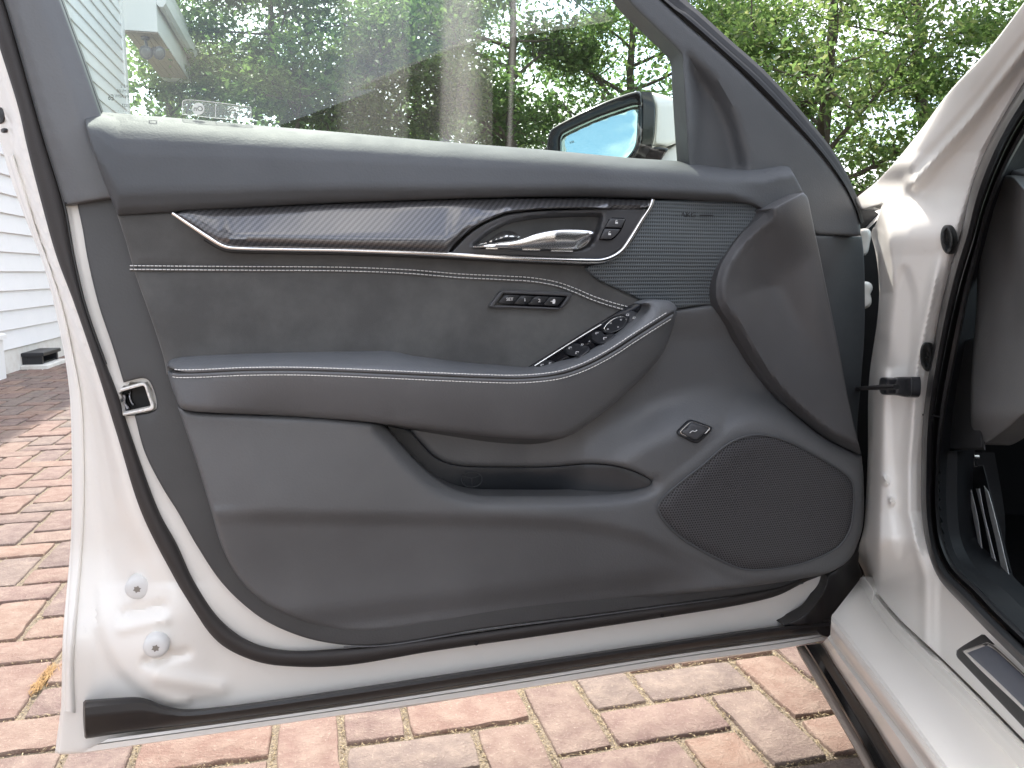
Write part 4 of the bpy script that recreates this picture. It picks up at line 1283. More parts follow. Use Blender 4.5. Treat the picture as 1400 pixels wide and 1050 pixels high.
make('chrome_strip', v, f, M['chrome'], car)
lower = offset(CH, 4.2)[int(n_ * .08):int(n_ * .97)]
bead('strip_gasket', lower, 0.034, 0.0022, M['rubber'], car, k=6)
lev_t = [(646, 337), (660, 333.5), (691, 330.2), (702, 328.5), (714, 325), (730, 319.5), (746, 316), (760, 314), (771, 313.2), (790, 313.5), (806, 314.8), (811.5, 316.5), (812.8, 319.5)]
lev_b = [(647, 338.5), (662, 338.9), (703, 339.3), (720, 339.8), (745, 340.6), (760, 341.0), (775, 341.6), (787, 341.6), (795, 339.5), (802, 335.5), (806.5, 330), (810, 324.5), (812.5, 320)]
lever = lev_t + lev_b[::-1]
ll = closed(lever)
def lev_w(X, Y):
    d = pdist(X, Y, ll, True)
    tw_ = np.interp(X, [646, 700, 760, 813], [0.054, 0.064, 0.069, 0.060])
    h = np.interp(X, [646, 700, 770, 813], [0.0015, 0.004, 0.007, 0.006])
    yb = np.interp(X, [646, 703, 760, 787, 813], [338, 339, 341, 341, 320]); yt = np.interp(X, [646, 691, 714, 746, 771, 813], [337, 330, 325, 316, 313, 318])
    t = np.clip((Y - yt) / (yb - yt + 1e-3), 0, 1)
    return tw_ + h * np.sin(np.pi * t) - 0.012 * t * sst(700, 770, X)
lv = relief('door_handle', lever, lev_w, M['satin'], car, spacing=2.5, er=2.2, ed=0.004, skirt=0.008, step=3)
thumb = [(652, 335), (668, 328.6), (680, 319.5), (689, 315.8), (700, 315.8), (707, 319), (714, 324.5), (702, 329.3), (690, 331), (665, 334)]
tl_ = closed(thumb)
relief('handle_boss', thumb, lambda X, Y: 0.044 + 0.012 * sst(0, 9, pdist(X, Y, tl_, True)), M['satin'], lv, spacing=2.5, er=2, ed=0.003, skirt=0.012)
for x0, x1, y in ((664, 680, 339.2), (714, 738, 340.8), (753, 783, 342.4)):
    bead('handle_clip', [(x0, y), (x1, y + .4)], 0.053, 0.0012, M['satin'], lv, k=6)
# lock and unlock keys
lo = [(833, 296.5, 'c'), (857.5, 297.5, 'c'), (850.5, 313.5), (844, 322), (836, 328.5), (819, 328, 'c'), (823, 317)]
relief_lock = relief('lock_switch', lo, 0.0512, M['pocket_black'], car, spacing=5, er=1.2, ed=0.0015, skirt=0.006)
k1 = [(834.5, 298.5, 'c'), (855, 299.3, 'c'), (849.5, 311.2, 'c'), (828, 310.5, 'c')]
k2 = [(827, 312.8, 'c'), (848.3, 313.4, 'c'), (842.5, 321), (835.3, 326.7, 'c'), (821, 326.3, 'c')]
for q in (k1, k2): relief('button', q, 0.0530, M['bezel'], relief_lock, spacing=4, er=1.4, ed=0.0012, skirt=0.003)
for x_, y_ in ((843, 303.6), (833.5, 319.2)):
    relief('lock_icon', [(x_ - 1.8, y_ + 2.2, 'c'), (x_ - 1.8, y_ - .4, 'c'), (x_ + 1.8, y_ - .4, 'c'), (x_ + 1.8, y_ + 2.2, 'c')], 0.0537, M['print'], relief_lock, spacing=4, er=0, skirt=0.0002)
    bead('lock_shackle', [(x_ - 1.2, y_ - .4), (x_ - .6, y_ - 2.4), (x_ + 1.0, y_ - 2.4)], 0.0538, 0.00035, M['print'], relief_lock, k=5)

# ---- belt line pad
bt = [(118, 158), (128, 154.6), (138, 153.2), (160, 154.8), (268, 163.6), (360, 172), (470, 181.2), (594, 192.6), (745, 204.8), (859, 215.6), (930, 220.6), (965, 225.5), (997, 229.8), (1020, 231.3), (1036, 231.2), (1052, 229), (1069, 226.3), (1078, 228), (1084, 236), (1098, 262.5)]
bp = ([(116.5, 166), (118, 158.5), (126, 154.8), (138, 153.2)] + [q for q in bt[3:-1]] + [(1098, 262.5, 'c'), (1080, 271), (1046, 291, 'c'), (1038, 284), (1026, 278.8), (1006, 276.8), (984, 275.8), (930, 274), (893, 272), (796, 269.4), (700, 269.8), (628, 271.2), (540, 274.5), (460, 277.6), (330, 284), (235, 289.8), (161, 294.5, 'c'), (150, 268), (134, 226)])
bt_c = curve([q[:2] for q in bt]); btx, bty = bt_c[:, 0], bt_c[:, 1]
o_ = np.argsort(btx[:-12]); btx_, bty_ = btx[:-12][o_], bty[:-12][o_]
def belt_w(X, Y):
    top = np.interp(X, btx_, bty_)
    bot = np.interp(X, [118, 161, 235, 460, 796, 930, 1000, 1046, 1098], [200, 294, 290, 277.6, 269.4, 274, 276.5, 291, 262])
    t = np.clip((Y - top) / np.maximum(bot - top, 20), 0, 1)
    w = np.interp(t, [0, 0.04, 0.10, 0.17, 0.26, 0.4, 0.72, 0.8, 0.93, 1.0], [-0.012, 0.006, 0.022, 0.034, 0.043, 0.049, 0.054, 0.0535, 0.046, 0.036])
    nose = sst(985, 1040, X - (Y - 230) * 0.25)
    return w * (1 - nose) + nose * np.interp(t, [0, 0.08, 0.3, 1.0], [0.016, 0.034, 0.050, 0.050])
relief('belt_pad', bp, belt_w, M['belt'], car, spacing=4.5, er=3, ed=0.004, skirt=0.03)

# ---- window frame trims
rf_ = [(-16, -60, 'c'), (7, 0), (25, 60), (44, 128), (64, 198), (89, 281, 'c'), (148, 271.5), (175, 268, 'c'), (165, 230), (150, 190), (136, 153), (111, 81), (81.5, 0), (60, -60, 'c')]
gl_edge = curve([(60, -60), (81.5, 0), (111, 81), (136, 153), (150, 190)])
def rf_w(X, Y):
    d = pdist(X, Y, gl_edge); dl = pdist(X, Y, WS_R)
    return 0.012 + 0.010 * sst(0, 30, d) - 0.006 * sst(10, 0, dl) - 0.003 * sst(26, 12, dl) * sst(160, 240, Y)
relief('rear_frame_trim', rf_, rf_w, M['plastic'], car, spacing=8, er=4, ed=0.004, skirt=0.03)
bead('trim_gap', [(89, 278), (120, 273.5), (150, 269)], 0.013, 0.0012, M['black'], car, k=6)
bead('glass_channel', [(60, -60), (81.5, 0), (111, 81), (136, 153), (146, 180)], -0.004, 0.0022, M['rubber'], car, k=6)
ff = [(815, -70, 'c'), (858, 0), (893, 35.5), (926, 68), (931.5, 76), (934, 110), (939, 190), (943, 240, 'c'), (1000, 262), (1080, 275, 'c'), (1116, 321, 'c'), (1177, 322.5, 'c'), (1175, 302), (1168, 282), (1158, 262), (1118, 208), (1064, 151), (997, 84), (930, 25), (880, -25), (840, -70, 'c')]
sail_in = [(936, 66), (955, 80), (985, 110), (1008, 152), (1020, 190), (1027, 236), (1000, 262), (943, 250), (938, 160)]
sil = closed(sail_in)
def ff_w(X, Y):
    s = np.where(inside(sil, X, Y), pdist(X, Y, sil, True), 0.0)
    return 0.016 - 0.022 * sst(0, 26, s) + 0.010 * sst(262, 322, Y) * sst(1040, 1110, X) * 0
relief('front_frame_trim', ff, ff_w, M['plastic_dark'], car, spacing=7, er=4, ed=0.005, skirt=0.03)
S_A = [(848, -70), (892, -20), (930, 13), (937, 16), (997, 68), (1041, 107), (1098, 169), (1138, 219), (1160, 254), (1171, 280), (1179, 305)]
S_B = [(838, -70), (884, -18), (924, 20), (930, 25.5), (990, 78), (1036, 123), (1090, 178), (1124, 216), (1152, 254), (1168, 283), (1176, 306)]
S_C = [(862, -70), (903, -30), (935, -3), (943, 4), (1000, 56), (1045, 96), (1101, 158), (1141, 209), (1164, 250), (1174, 276), (1181, 303)]
fs = band('frame_seal', S_B, S_A, [(0, 0.006), (0.25, 0.016), (0.5, 0.018), (0.8, 0.012), (1, 0.0)], M['seal_matte'], car, n=90)
band('frame_edge', S_A, S_C, [(0, 0.002), (0.3, -0.004), (0.6, -0.010), (1.0, -0.045)], M['seal_matte'], car, n=90)
# top of the frame arches over the glass above the picture
top_c = [(60, -60), (90, -130), (250, -200), (450, -215), (650, -175), (815, -70)]
top_o = [(20, -60), (50, -160), (240, -245), (450, -262), (670, -220), (850, -85)]
band('top_frame', top_c, top_o, [(0, -0.01), (0.1, 0.012), (0.5, 0.018), (0.9, 0.01), (1, -0.05)], M['plastic'], car, n=60)
gp = [(62, -58, 'c'), (83, 0), (112, 81), (137, 153), (156, 205, 'c'), (500, 235), (950, 262, 'c'), (941, 215), (934, 110), (931, 76, 'c'), (858, 0), (815, -68), (650, -172), (450, -212), (250, -198), (92, -128)]
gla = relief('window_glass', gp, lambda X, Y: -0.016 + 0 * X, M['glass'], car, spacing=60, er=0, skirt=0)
bead('sash_strip', [(931.5, 78), (934, 110), (939, 190), (942, 222)], -0.006, 0.0030, M['rubber'], car, k=8)

# sticker and etched marking on the glass (both read from outside)
sk = relief('window_sticker', [(249.5, 139, 'c'), (252, 137), (330, 144.5), (343, 146.5), (342.5, 163), (340, 165), (300, 162), (249, 156.5, 'c')], -0.0148, M['sticker'], car, spacing=20, er=0, skirt=0)
SKW = -0.0145
cir = [(271 + 8.4 * math.cos(a), 148.8 + 8.4 * math.sin(a)) for a in np.linspace(0, 2 * math.pi, 24, endpoint=False)]
relief('white_disc', cir, SKW, M['sticker_ink'], sk, spacing=8, er=0, skirt=0)
text_obj('On', 271, 148.8, 7, M['etch'], sk, SKW + 0.0003, mirror=True, depth=0.00005)
for rr in (9.5, 6.4, 3.4):
    a = np.linspace(-math.pi * 0.82, -math.pi * 0.18, 14)
    bead('signal_arc', np.stack([319 + rr * np.cos(a), 155.5 + rr * np.sin(a)], 1), SKW + .0002, 0.00055, M['sticker_ink'], sk, k=5)
relief('signal_dot', [(319 + 1.3 * math.cos(a), 156 + 1.3 * math.sin(a)) for a in np.linspace(0, 6.2, 9)], SKW, M['sticker_ink'], sk, spacing=4, er=0, skirt=0)
text_obj('Wi-Fi', 318, 160.5, 2.4, M['sticker_ink'], sk, SKW, mirror=True, depth=0.00005)
bead('sticker_border', [(249, 156.5), (249.5, 139, 'c'), (252, 137), (330, 144.5), (343, 146.5, 'c'), (342.5, 163), (340, 165, 'c'), (300, 162), (249, 156.5)], SKW, 0.0004, M['sticker_ink'], sk, k=5)
bead('sticker_border', [(295, 141.5), (294.5, 160)], SKW, 0.0004, M['sticker_ink'], sk, k=5)
mk = empty('glass_marking', P(190, 135, -0.0146)); mk.parent = car; mk.location = Vector(P(190, 135, -0.0146)) - car.location
for s, x_, y_, h_ in (('AS 2', 170, 118, 4.2), ('AS2 M100', 172, 125, 4.4), ('LAMINATED', 196, 125.5, 3.2), ('CHN NIW', 170, 132, 4.2), ('LOF', 181, 138, 4.2), ('T2023', 174, 144.5, 4.2), ('. . . . . . .', 165, 150, 5)):
    text_obj(s, x_, y_, h_, M['etch'], mk, -0.0145, mirror=True, depth=0.00005, squash=0.9)
sqo = curve([(204, 121, 'c'), (213.5, 121.5, 'c'), (213.5, 130.5, 'c'), (204, 130, 'c'), (204, 121)])
bead('marking_box', sqo, -0.0145, 0.0008, M['etch'], mk, k=5)
text_obj('E6', 151.5, 133.5, 8, M['etch'], mk, -0.0145, mirror=True, depth=0.00005, squash=0.7)

# ---- door mirror outside the glass
mc = P(822, 190, -0.16)
mir = empty('door_mirror', mc); mir.parent = car; mir.location = Vector(mc) - car.location
mn = np.array([-0.12, -1.0, 0.09]); mn /= np.linalg.norm(mn)
MP = plane_proj(mc, mn)
mg = [(767, 214), (766.5, 190, 'c'), (769, 184.5), (774, 181), (816, 161.5), (845, 151), (868, 144), (873.5, 144.2, 'c'), (872.5, 170), (871, 191), (868, 202), (858.5, 215.5), (845, 226), (800, 232), (772, 230)]
mo_ = [(747.5, 206), (748.5, 192), (750.5, 183.5), (753.5, 177.5), (758, 173.4), (786.6, 157.8), (812, 145.6), (833, 136.6), (850, 130.4), (865.4, 125.8), (874, 125), (877, 131), (877, 150), (876.5, 190), (874, 204), (862, 220), (845, 236), (800, 242), (760, 238), (749, 226)]
v, f = relief_geo(mo_, lambda X, Y: 0.016 + 0 * X, proj=MP, spacing=6, er=4, ed=0.006, skirt=0.055, holes=[mg])
make('mirror_housing', v, f, M['pocket_black'], mir)
v, f = relief_geo([(764, 214), (763, 190), (772, 178.5), (815, 158), (872, 140), (877, 143), (876, 192), (870, 206), (848, 231), (800, 237), (768, 234)], lambda X, Y: 0.0, proj=MP, spacing=9, er=0, skirt=0.002)
make('inner_tray', v, f, M['pocket_black'], mir)
v, f = relief_geo(mg, lambda X, Y: 0.0025 + 0 * X, proj=MP, spacing=10, er=1.2, ed=0.001, skirt=0.002, step=3)
make('mirror_glass', v, f, M['mirror'], mir)
bl_ = Buf()
for dx in (0, 2.4, 4.2):
    v, f = tube_geo(MP(np.array([779 + dx, 780.5 + dx]), np.array([193.5 + (dx * -.3), 196 - dx * .3]), 0.0032), 0.0006, k=5); bl_.add(v, f)
bl_.make('blind_spot_icon', M['etch'], mir)
# black collar and white cap, going forward (away) from the glass
CAPP = plane_proj(mc, ND)
def capband(A, B, prof, name, mat, **k):
    v, f = band_geo(A, B, prof, proj=CAPP, **k); return make(name, v, f, mat, mir)
capband([(874, 124.8), (877, 135), (877.5, 165), (876.5, 192), (873, 205), (862, 221)], [(891, 126), (896, 143), (896.5, 165), (894.8, 187), (891, 201), (880, 223)], [(0, 0.012), (0.1, 0.018), (0.9, 0.010), (1, 0.0)], 'collar', M['pocket_black'], n=24)
capw = [(891, 126, 'c'), (903, 128.5), (913, 131.5), (931, 139.5), (945, 147), (950, 185, 'c'), (936, 190), (926, 195), (913.5, 199.5), (894.6, 198.2, 'c'), (895, 186), (896.5, 165), (896, 143)]
v, f = relief_geo(capw, lambda X, Y: 0.008 - 0.0010 * np.clip(X - 892, 0, 60) - 0.02 * sst(145, 120, Y), proj=CAPP, spacing=5, er=4, ed=0.008, skirt=0.05)
make('mirror_cap', v, f, M['paint'], mir)
v, f = relief_geo([(858, 216, 'c'), (870, 204.5), (891, 201), (905, 201), (915, 203, 'c'), (905, 218), (896, 240, 'c'), (850, 240)], lambda X, Y: 0.004 + 0 * X, proj=CAPP, spacing=6, er=4, ed=0.006, skirt=0.05)
make('mirror_foot', v, f, M['pocket_black'], mir)
v, f = relief_geo([(899, 214), (915, 203), (936, 191), (952, 186), (955, 240, 'c'), (890, 240, 'c')], lambda X, Y: -0.030 + 0.02 * sst(200, 235, Y), proj=CAPP, spacing=6, er=4, ed=0.008, skirt=0.05)
make('mirror_arm', v, f, M['paint'], mir)

# ---- black sheet painting the shade of the hinge gap, rubber boot, hinges, check strap
gapw = [(1150, 262, 'c'), (1170, 276), (1190, 285), (1212, 300, 'c'), (1206, 400), (1200, 520), (1195, 700), (1178, 800), (1172, 845), (1150, 860, 'c'), (1120, 800), (1150, 600)]
relief('gap_shade_sheet', gapw, -0.075, M['black'], car, spacing=30, er=0, skirt=0.0)
boot = [(1131, 786, 'c'), (1140, 780), (1160, 766), (1176, 740, 'c'), (1174, 770), (1178, 786), (1172, 800), (1168, 818), (1158, 828), (1138, 840), (1136, 851, 'c'), (1071, 855), (1090, 845), (1108, 834), (1120, 818), (1128, 802)]
relief('hinge_boot', boot, lambda X, Y: 0.016 + 0.006 * np.sin((X - 1090) * 0.11) - 0.02 * sst(1140, 1176, X), M['rubber'], car, spacing=6, er=3, ed=0.004, skirt=0.02)
seal_foot = [(1118, 846, 'c'), (1135, 848), (1138, 872, 'c'), (1128, 870), (1118, 864)]
relief('seal_foot', seal_foot, 0.012, M['rubber'], car, spacing=6, er=2, ed=0.003, skirt=0.02)
def blob(name, pts, w, mat, parent=car, er=5, ed=0.010, **k):
    return relief(name, pts, w, mat, parent, spacing=3.5, er=er, ed=ed, skirt=0.02, **k)
blob('hinge', [(1176, 314), (1188, 313.5), (1191, 319), (1189, 334), (1186, 346), (1180, 350), (1174, 348)], -0.030, M['paint'])
blob('hinge', [(1178, 386), (1188, 385.5), (1192.5, 390), (1193, 396), (1190, 402), (1191.5, 408), (1191, 416), (1186, 421), (1178, 422)], -0.030, M['paint'])

# ================================================================== BODY SIDE around the door opening
SEAL_O = curve([(1450, 40), (1400, 112), (1366, 168), (1346, 208), (1329, 252), (1313, 318), (1303, 350), (1286, 417), (1271, 501), (1262, 568), (1259, 635), (1259.5, 700), (1267, 750), (1282.5, 790), (1316, 827.6), (1350, 863), (1400, 913), (1470, 985)])
SEAL_M = curve([(1460, 68), (1410, 143), (1385, 182), (1362, 230), (1342, 285), (1330, 330), (1316, 375), (1300, 440), (1286, 510), (1277, 570), (1274, 640), (1274, 700), (1280, 745), (1296, 780), (1326, 810), (1356, 842), (1400, 884), (1470, 952)])
SEAL_I = curve([(1466, 80), (1420, 155), (1400, 188), (1376, 232), (1352, 290), (1339, 340), (1326, 395), (1311, 470), (1297, 540), (1288, 600), (1284, 660), (1285, 705), (1291, 742), (1306, 774), (1336, 803), (1366, 834), (1400, 866), (1470, 930)])
body = [(1460, -75, 'c'), (1418, -22), (1395, 10), (1350, 69), (1299, 124), (1266, 168), (1232, 211.5), (1198.6, 248), (1184, 260), (1169, 272, 'c'), (1174, 283), (1181, 287), (1191, 283), (1206, 279, 'c'), (1203, 290), (1198, 305), (1191, 318), (1196, 340), (1200, 365), (1202, 400), (1199, 440), (1195, 467.5), (1189.5, 505), (1187, 540), (1186.5, 618), (1184, 680), (1181, 720), (1174, 750), (1173, 765), (1181, 782), (1183, 790, 'c')]
def body_o(X, Y):
    sl = np.interp(Y, [0, 112, 208, 350, 501, 635, 700, 790], [1470, 1400, 1346, 1303, 1271, 1259, 1259, 1283])
    d = sl - X                                            # pixels left of the seal
    o = 0.012 * np.exp(-((d - 18) / 7.0) ** 2) * sst(330, 400, Y) * 0.35
    # pressed pocket of the hinge pillar and its flowing edges
    oval = closed([(1236, 366), (1222, 392), (1215, 440), (1212, 500), (1213, 560), (1217, 640), (1222, 720), (1232, 765), (1243, 740), (1243, 640), (1246, 560), (1249, 470), (1250, 400)])
    o -= 0.0022 * sst(-7, 8, np.where(inside(oval, X, Y), 1, -1) * pdist(X, Y, oval, True))
    o -= 0.004 * np.exp(-(pdist(X, Y, np.array([(1207, 468), (1210, 500)])) / 9.0) ** 2)
    o += 0.004 * np.exp(-(pdist(X, Y, np.array([(1208, 652), (1211, 660)])) / 3.0) ** 2) + 0.004 * np.exp(-(pdist(X, Y, np.array([(1218, 683), (1219, 688)])) / 3.0) ** 2)
    # left edge turns away into the gap
    le = np.interp(Y, [287, 400, 540, 700, 790], [1188, 1202, 1187, 1182, 1180])
    o -= 0.035 * sst(24, -2, X - le) * sst(280, 330, Y)
    # crease running up the windscreen pillar
    cre = curve([(1250, 250), (1290, 205), (1330, 160), (1365, 115), (1400, 70), (1450, 5)])
    up = sst(330, 250, Y)
    side_ = Y - np.interp(X, cre[:, 0], cre[:, 1])
    o += up * (0.010 * np.exp(-(pdist(X, Y, cre) / 9.0) ** 2) - 0.010 * sst(-30, 4, side_))
    o += 0.008 * sst(60, 0, pdist(X, Y, curve([(1169, 272), (1232, 211), (1299, 124), (1350, 69), (1400, 2)]))) * up
    o += (0.00024 + 0.00034 * sst(120, 340, Y)) * (np.clip(d, -10, 95) - 0.15 * np.clip(d - 70, 0, 60)) * sst(800, 730, Y)
    o -= 0.004 * sst(8, -4, d)
    return o
L3 = [(1183, 790), (1196, 806), (1214, 828.5), (1232, 848.5), (1280, 893), (1340, 951), (1400, 1012), (1480, 1094)]
bd = body[:-1] + [(1183, 790, 'c')] + [q for q in L3[1:-1]] + [(1480, 1094, 'c')] + [tuple(q) for q in offset(SEAL_O, -5)[::-1][0:1]] + [tuple(q) for q in offset(SEAL_O, -5)[::-1][4:-3:3]] + [(1456, 44, 'c')]
relief('body_side', bd, body_o, M['paint'], car, proj=C, spacing=3.4, er=2.0, ed=0.001, skirt=0.004)
# sill: groove, broad sloping face, and the two steps of the rocker
Q3 = [(1180, 786), (1185, 793), (1198, 809), (1216, 831), (1234, 851), (1282, 896), (1342, 955), (1402, 1016), (1470, 1086)]
QW = [(1172, 797), (1177, 800), (1190, 823), (1206, 846), (1222, 867), (1262, 909), (1318, 966), (1376, 1030), (1438, 1100)]
Q2 = [(1137, 842), (1146, 851), (1160, 868), (1176, 889), (1194, 912), (1228, 957), (1262, 1003), (1296, 1050), (1340, 1112)]
Q1 = [(1135, 868), (1140, 878), (1150, 892), (1164, 911), (1180, 932), (1208, 970), (1238, 1010), (1267, 1051), (1308, 1108)]
Q0 = [(1124, 880), (1130, 888), (1138, 903), (1151, 923), (1166, 946), (1190, 982), (1212, 1018), (1233, 1051), (1268, 1108)]
band('sill_channel', Q3, QW, [(0, -0.016), (0.08, -0.004), (0.3, 0.003), (0.6, 0.002), (1, 0.004)], M['paint'], car, proj=C, n=60)
band('sill_face', QW, Q2, lambda t, s: 0.004 + 0.072 * t + 0.006 * np.sin(np.pi * t), M['paint'], car, proj=C, n=60)
band('rocker_edge', Q2, Q1, [(0, 0.076), (0.2, 0.084), (0.5, 0.086), (0.8, 0.082), (1, 0.076)], M['paint'], car, proj=C, n=60)
band('rocker_face', Q1, Q0, [(0, 0.076), (0.3, 0.080), (0.85, 0.076), (1, 0.056)], M['paint'], car, proj=C, n=60)
v, f = band_geo([(1183, 788), (1176, 790), (1174, 806), (1172, 822)], [(1172, 826), (1164, 834), (1150, 841), (1137, 843)], [(0, 0.0), (1, 0.01)], proj=C, n=16)
relief('sill_end', [(1183, 788, 'c'), (1176, 790), (1175, 806), (1172, 822), (1164, 832), (1150, 838), (1136, 843, 'c'), (1150, 852), (1178, 842), (1196, 812)], 0.004, M['paint'], car, proj=C, spacing=6, er=3, ed=0.004, skirt=0.04)
# black skirt under the rocker and its lower lip
K1 = [(1100, 882), (1107, 893), (1120, 914), (1134, 938), (1158, 980), (1180, 1018), (1198, 1051), (1232, 1110)]
K2 = [(1088, 884), (1094, 897), (1106, 917), (1120, 941), (1145, 984), (1167, 1022), (1184, 1053), (1216, 1112)]
skm = simple('gloss_black_skirt', (0.010, 0.010, 0.011), 0.18, coat=0.4)
band('side_skirt', Q0, K1, [(0, 0.050), (0.1, 0.060), (0.6, 0.066), (0.92, 0.072), (1, 0.062)], skm, car, proj=C, n=60)
lipm = simple('dusty_lip', (0.40, 0.35, 0.31), 0.5)
band('skirt_lip', K1, K2, [(0, 0.064), (0.12, 0.074), (0.5, 0.084), (0.9, 0.090), (1, 0.066)], lipm, car, proj=C, n=60)
# door opening seals
band('opening_seal', SEAL_O, SEAL_M, [(0, -0.008), (0.06, 0.004), (0.25, 0.012), (0.5, 0.014), (0.8, 0.006), (1, -0.016)], M['rubber'], car, proj=C, n=140)
band('inner_seal', SEAL_M, SEAL_I, [(0, -0.018), (0.2, -0.012), (0.5, -0.010), (0.8, -0.014), (1, -0.030)], M['rubber'], car, proj=C, n=140)
band('pillar_trim', offset(SEAL_M, -3), offset(SEAL_I, -46), [(0, -0.024), (0.25, -0.050), (1, -0.125)], M['interior'], car, proj=C, n=120)
bead('seal_joint', [(1262, 567), (1278, 568), (1285, 571)], [0.001, 0.007, -0.01], 0.0012, M['rubber'], car, proj=C, k=6)
# rubber plugs
for x_, y_ in ((1295, 327.5), (1267, 488)):
    q = [(x_ + 9.2 * math.cos(a) * (1) + 1.5 * math.sin(a), y_ + 20 * math.sin(a)) for a in np.linspace(0, 2 * math.pi, 16, endpoint=False)]
    ql = closed(q)
    o0 = float(body_o(np.array([x_]), np.array([y_]))[0])
    relief('rubber_plug', q, lambda X, Y: body_o(X, Y) + 0.0035 - 0.003 * sst(4, 8, pdist(X, Y, ql, True)) + 0.0015 * sst(8, 9.5, pdist(X, Y, ql, True)), simple('grey_plug', (0.045, 0.048, 0.048), 0.5), car, proj=C, spacing=2.4, er=2.5, ed=0.002, skirt=0.004)
# door check: strap and its bracket
ck = relief('check_bracket', [(1203, 518), (1206, 516), (1218, 517), (1226, 515.5), (1246, 515, 'c'), (1247, 520), (1246, 540), (1243, 543), (1224, 540.5), (1206, 539), (1202.5, 535)], lambda X, Y: body_o(X, Y) + 0.012 + 0.004 * np.sin(np.clip((X - 1203) / 22, 0, 1) * np.pi), M['button'], car, proj=C, spacing=4, er=3, ed=0.004, skirt=0.010)
pa = P(1172, 531.5, -0.02); pb = C(1203, 529.5, 0.068); pc_ = C(1226, 529, 0.060)
v, f = tube_geo([pa, (pa * .5 + pb * .5), pb, pc_], 0.0042, k=8, flat=0.7)
make('check_strap', v, f, M['black'], ck)
# cowl tip of the fender by the windscreen pillar
relief('fender_tip', [(1169, 272, 'c'), (1190, 256), (1211, 243), (1213, 250), (1209, 262), (1196, 276), (1181, 287), (1174, 282)], 0.022, M['paint'], car, proj=C, spacing=4, er=3, ed=0.006, skirt=0.02)
relief('cowl_bolt', [(1196, 277), (1204, 275), (1211, 279), (1208, 284), (1200, 285.5), (1195, 282)], 0.010, M['paint'], car, proj=C, spacing=3, er=3, ed=0.006, skirt=0.015)

# ---- cabin seen through the opening
def cpoly(name, pts, o, mat, **k):
    k.setdefault('spacing', 8); k.setdefault('er', 4); k.setdefault('ed', 0.006); k.setdefault('skirt', 0.03)
    return relief(name, pts, o, mat, car, proj=C, **k)
cpoly('dash_end', [(1352, 290, 'c'), (1362, 262), (1371, 240, 'c'), (1385, 241), (1402, 258), (1450, 300, 'c'), (1450, 540, 'c'), (1402, 566), (1376, 588), (1343, 608), (1334, 602), (1329, 590), (1327, 540), (1329, 501), (1334, 430), (1338, 360)],
      lambda X, Y: -0.050 + 0.014 * sst(0, 40, X - np.interp(Y, [280, 420, 560], [1360, 1385, 1420])) - 0.02 * sst(560, 610, Y), M['dash'], spacing=7)
cpoly('dash_top', [(1366, 236, 'c'), (1372, 230), (1402, 236), (1460, 250, 'c'), (1460, 300, 'c'), (1402, 262), (1386, 246)], -0.058, M['dash'])
cpoly('kick_panel', [(1300, 470, 'c'), (1335, 460, 'c'), (1345, 615, 'c'), (1291, 616, 'c'), (1294, 560)], -0.062, M['trim'], skirt=0.002)
cpoly('lower_kick_panel', [(1276, 616, 'c'), (1292, 617), (1332, 618, 'c'), (1345, 700), (1352, 800), (1420, 880, 'c'), (1404, 872), (1366, 838), (1336, 806), (1300, 776), (1282, 742), (1276, 700)],
      lambda X, Y: -0.034 - 0.15 * sst(0, 17, X - np.interp(Y, [616, 700, 745, 775, 803, 834, 870], [1284, 1285, 1291, 1306, 1336, 1366, 1402])), M['interior'], spacing=7)
# foot rest with three bright bars
fr_ = empty('foot_rest', C(1355, 760, -0.16)); fr_.parent = car; fr_.location = Vector(C(1355, 760, -0.16)) - car.location
pad_q = [(1316, 640, 'c'), (1344, 636, 'c'), (1390, 812, 'c'), (1362, 816), (1350, 800)]
v, f = relief_geo(pad_q, -0.128, proj=C, spacing=12, er=1, ed=0.001, skirt=0.001); make('rest_plate', v, f, M['interior'], fr_)
for q in ([(1323, 668, 'c'), (1327, 668, 'c'), (1335, 700), (1346, 768), (1355, 796, 'c'), (1347, 784, 'c'), (1338, 745), (1329, 700)],
          [(1334, 668, 'c'), (1339, 668, 'c'), (1345, 700), (1371, 806, 'c'), (1368, 810.5, 'c'), (1364, 808, 'c'), (1354, 755), (1342, 700)],
          [(1345, 664, 'c'), (1351, 672, 'c'), (1360, 705), (1385, 809, 'c'), (1375, 810.5, 'c'), (1362, 742), (1352, 700)]):
    v, f = relief_geo(q, -0.120, proj=C, spacing=6, er=0.8, ed=0.0004, skirt=0.0006, step=3); make('metal_bar', v, f, M['alu'], fr_)
for x_, y_, r_ in ((1326.5, 626.5, 2.6), (1338, 624.5, 3.6)):
    c_ = C(x_, y_, -0.12); v, f = tube_geo([c_, c_ + NC * 0.006], r_ * 0.0008, k=8); make('bolt', v, f, M['satin'], fr_)
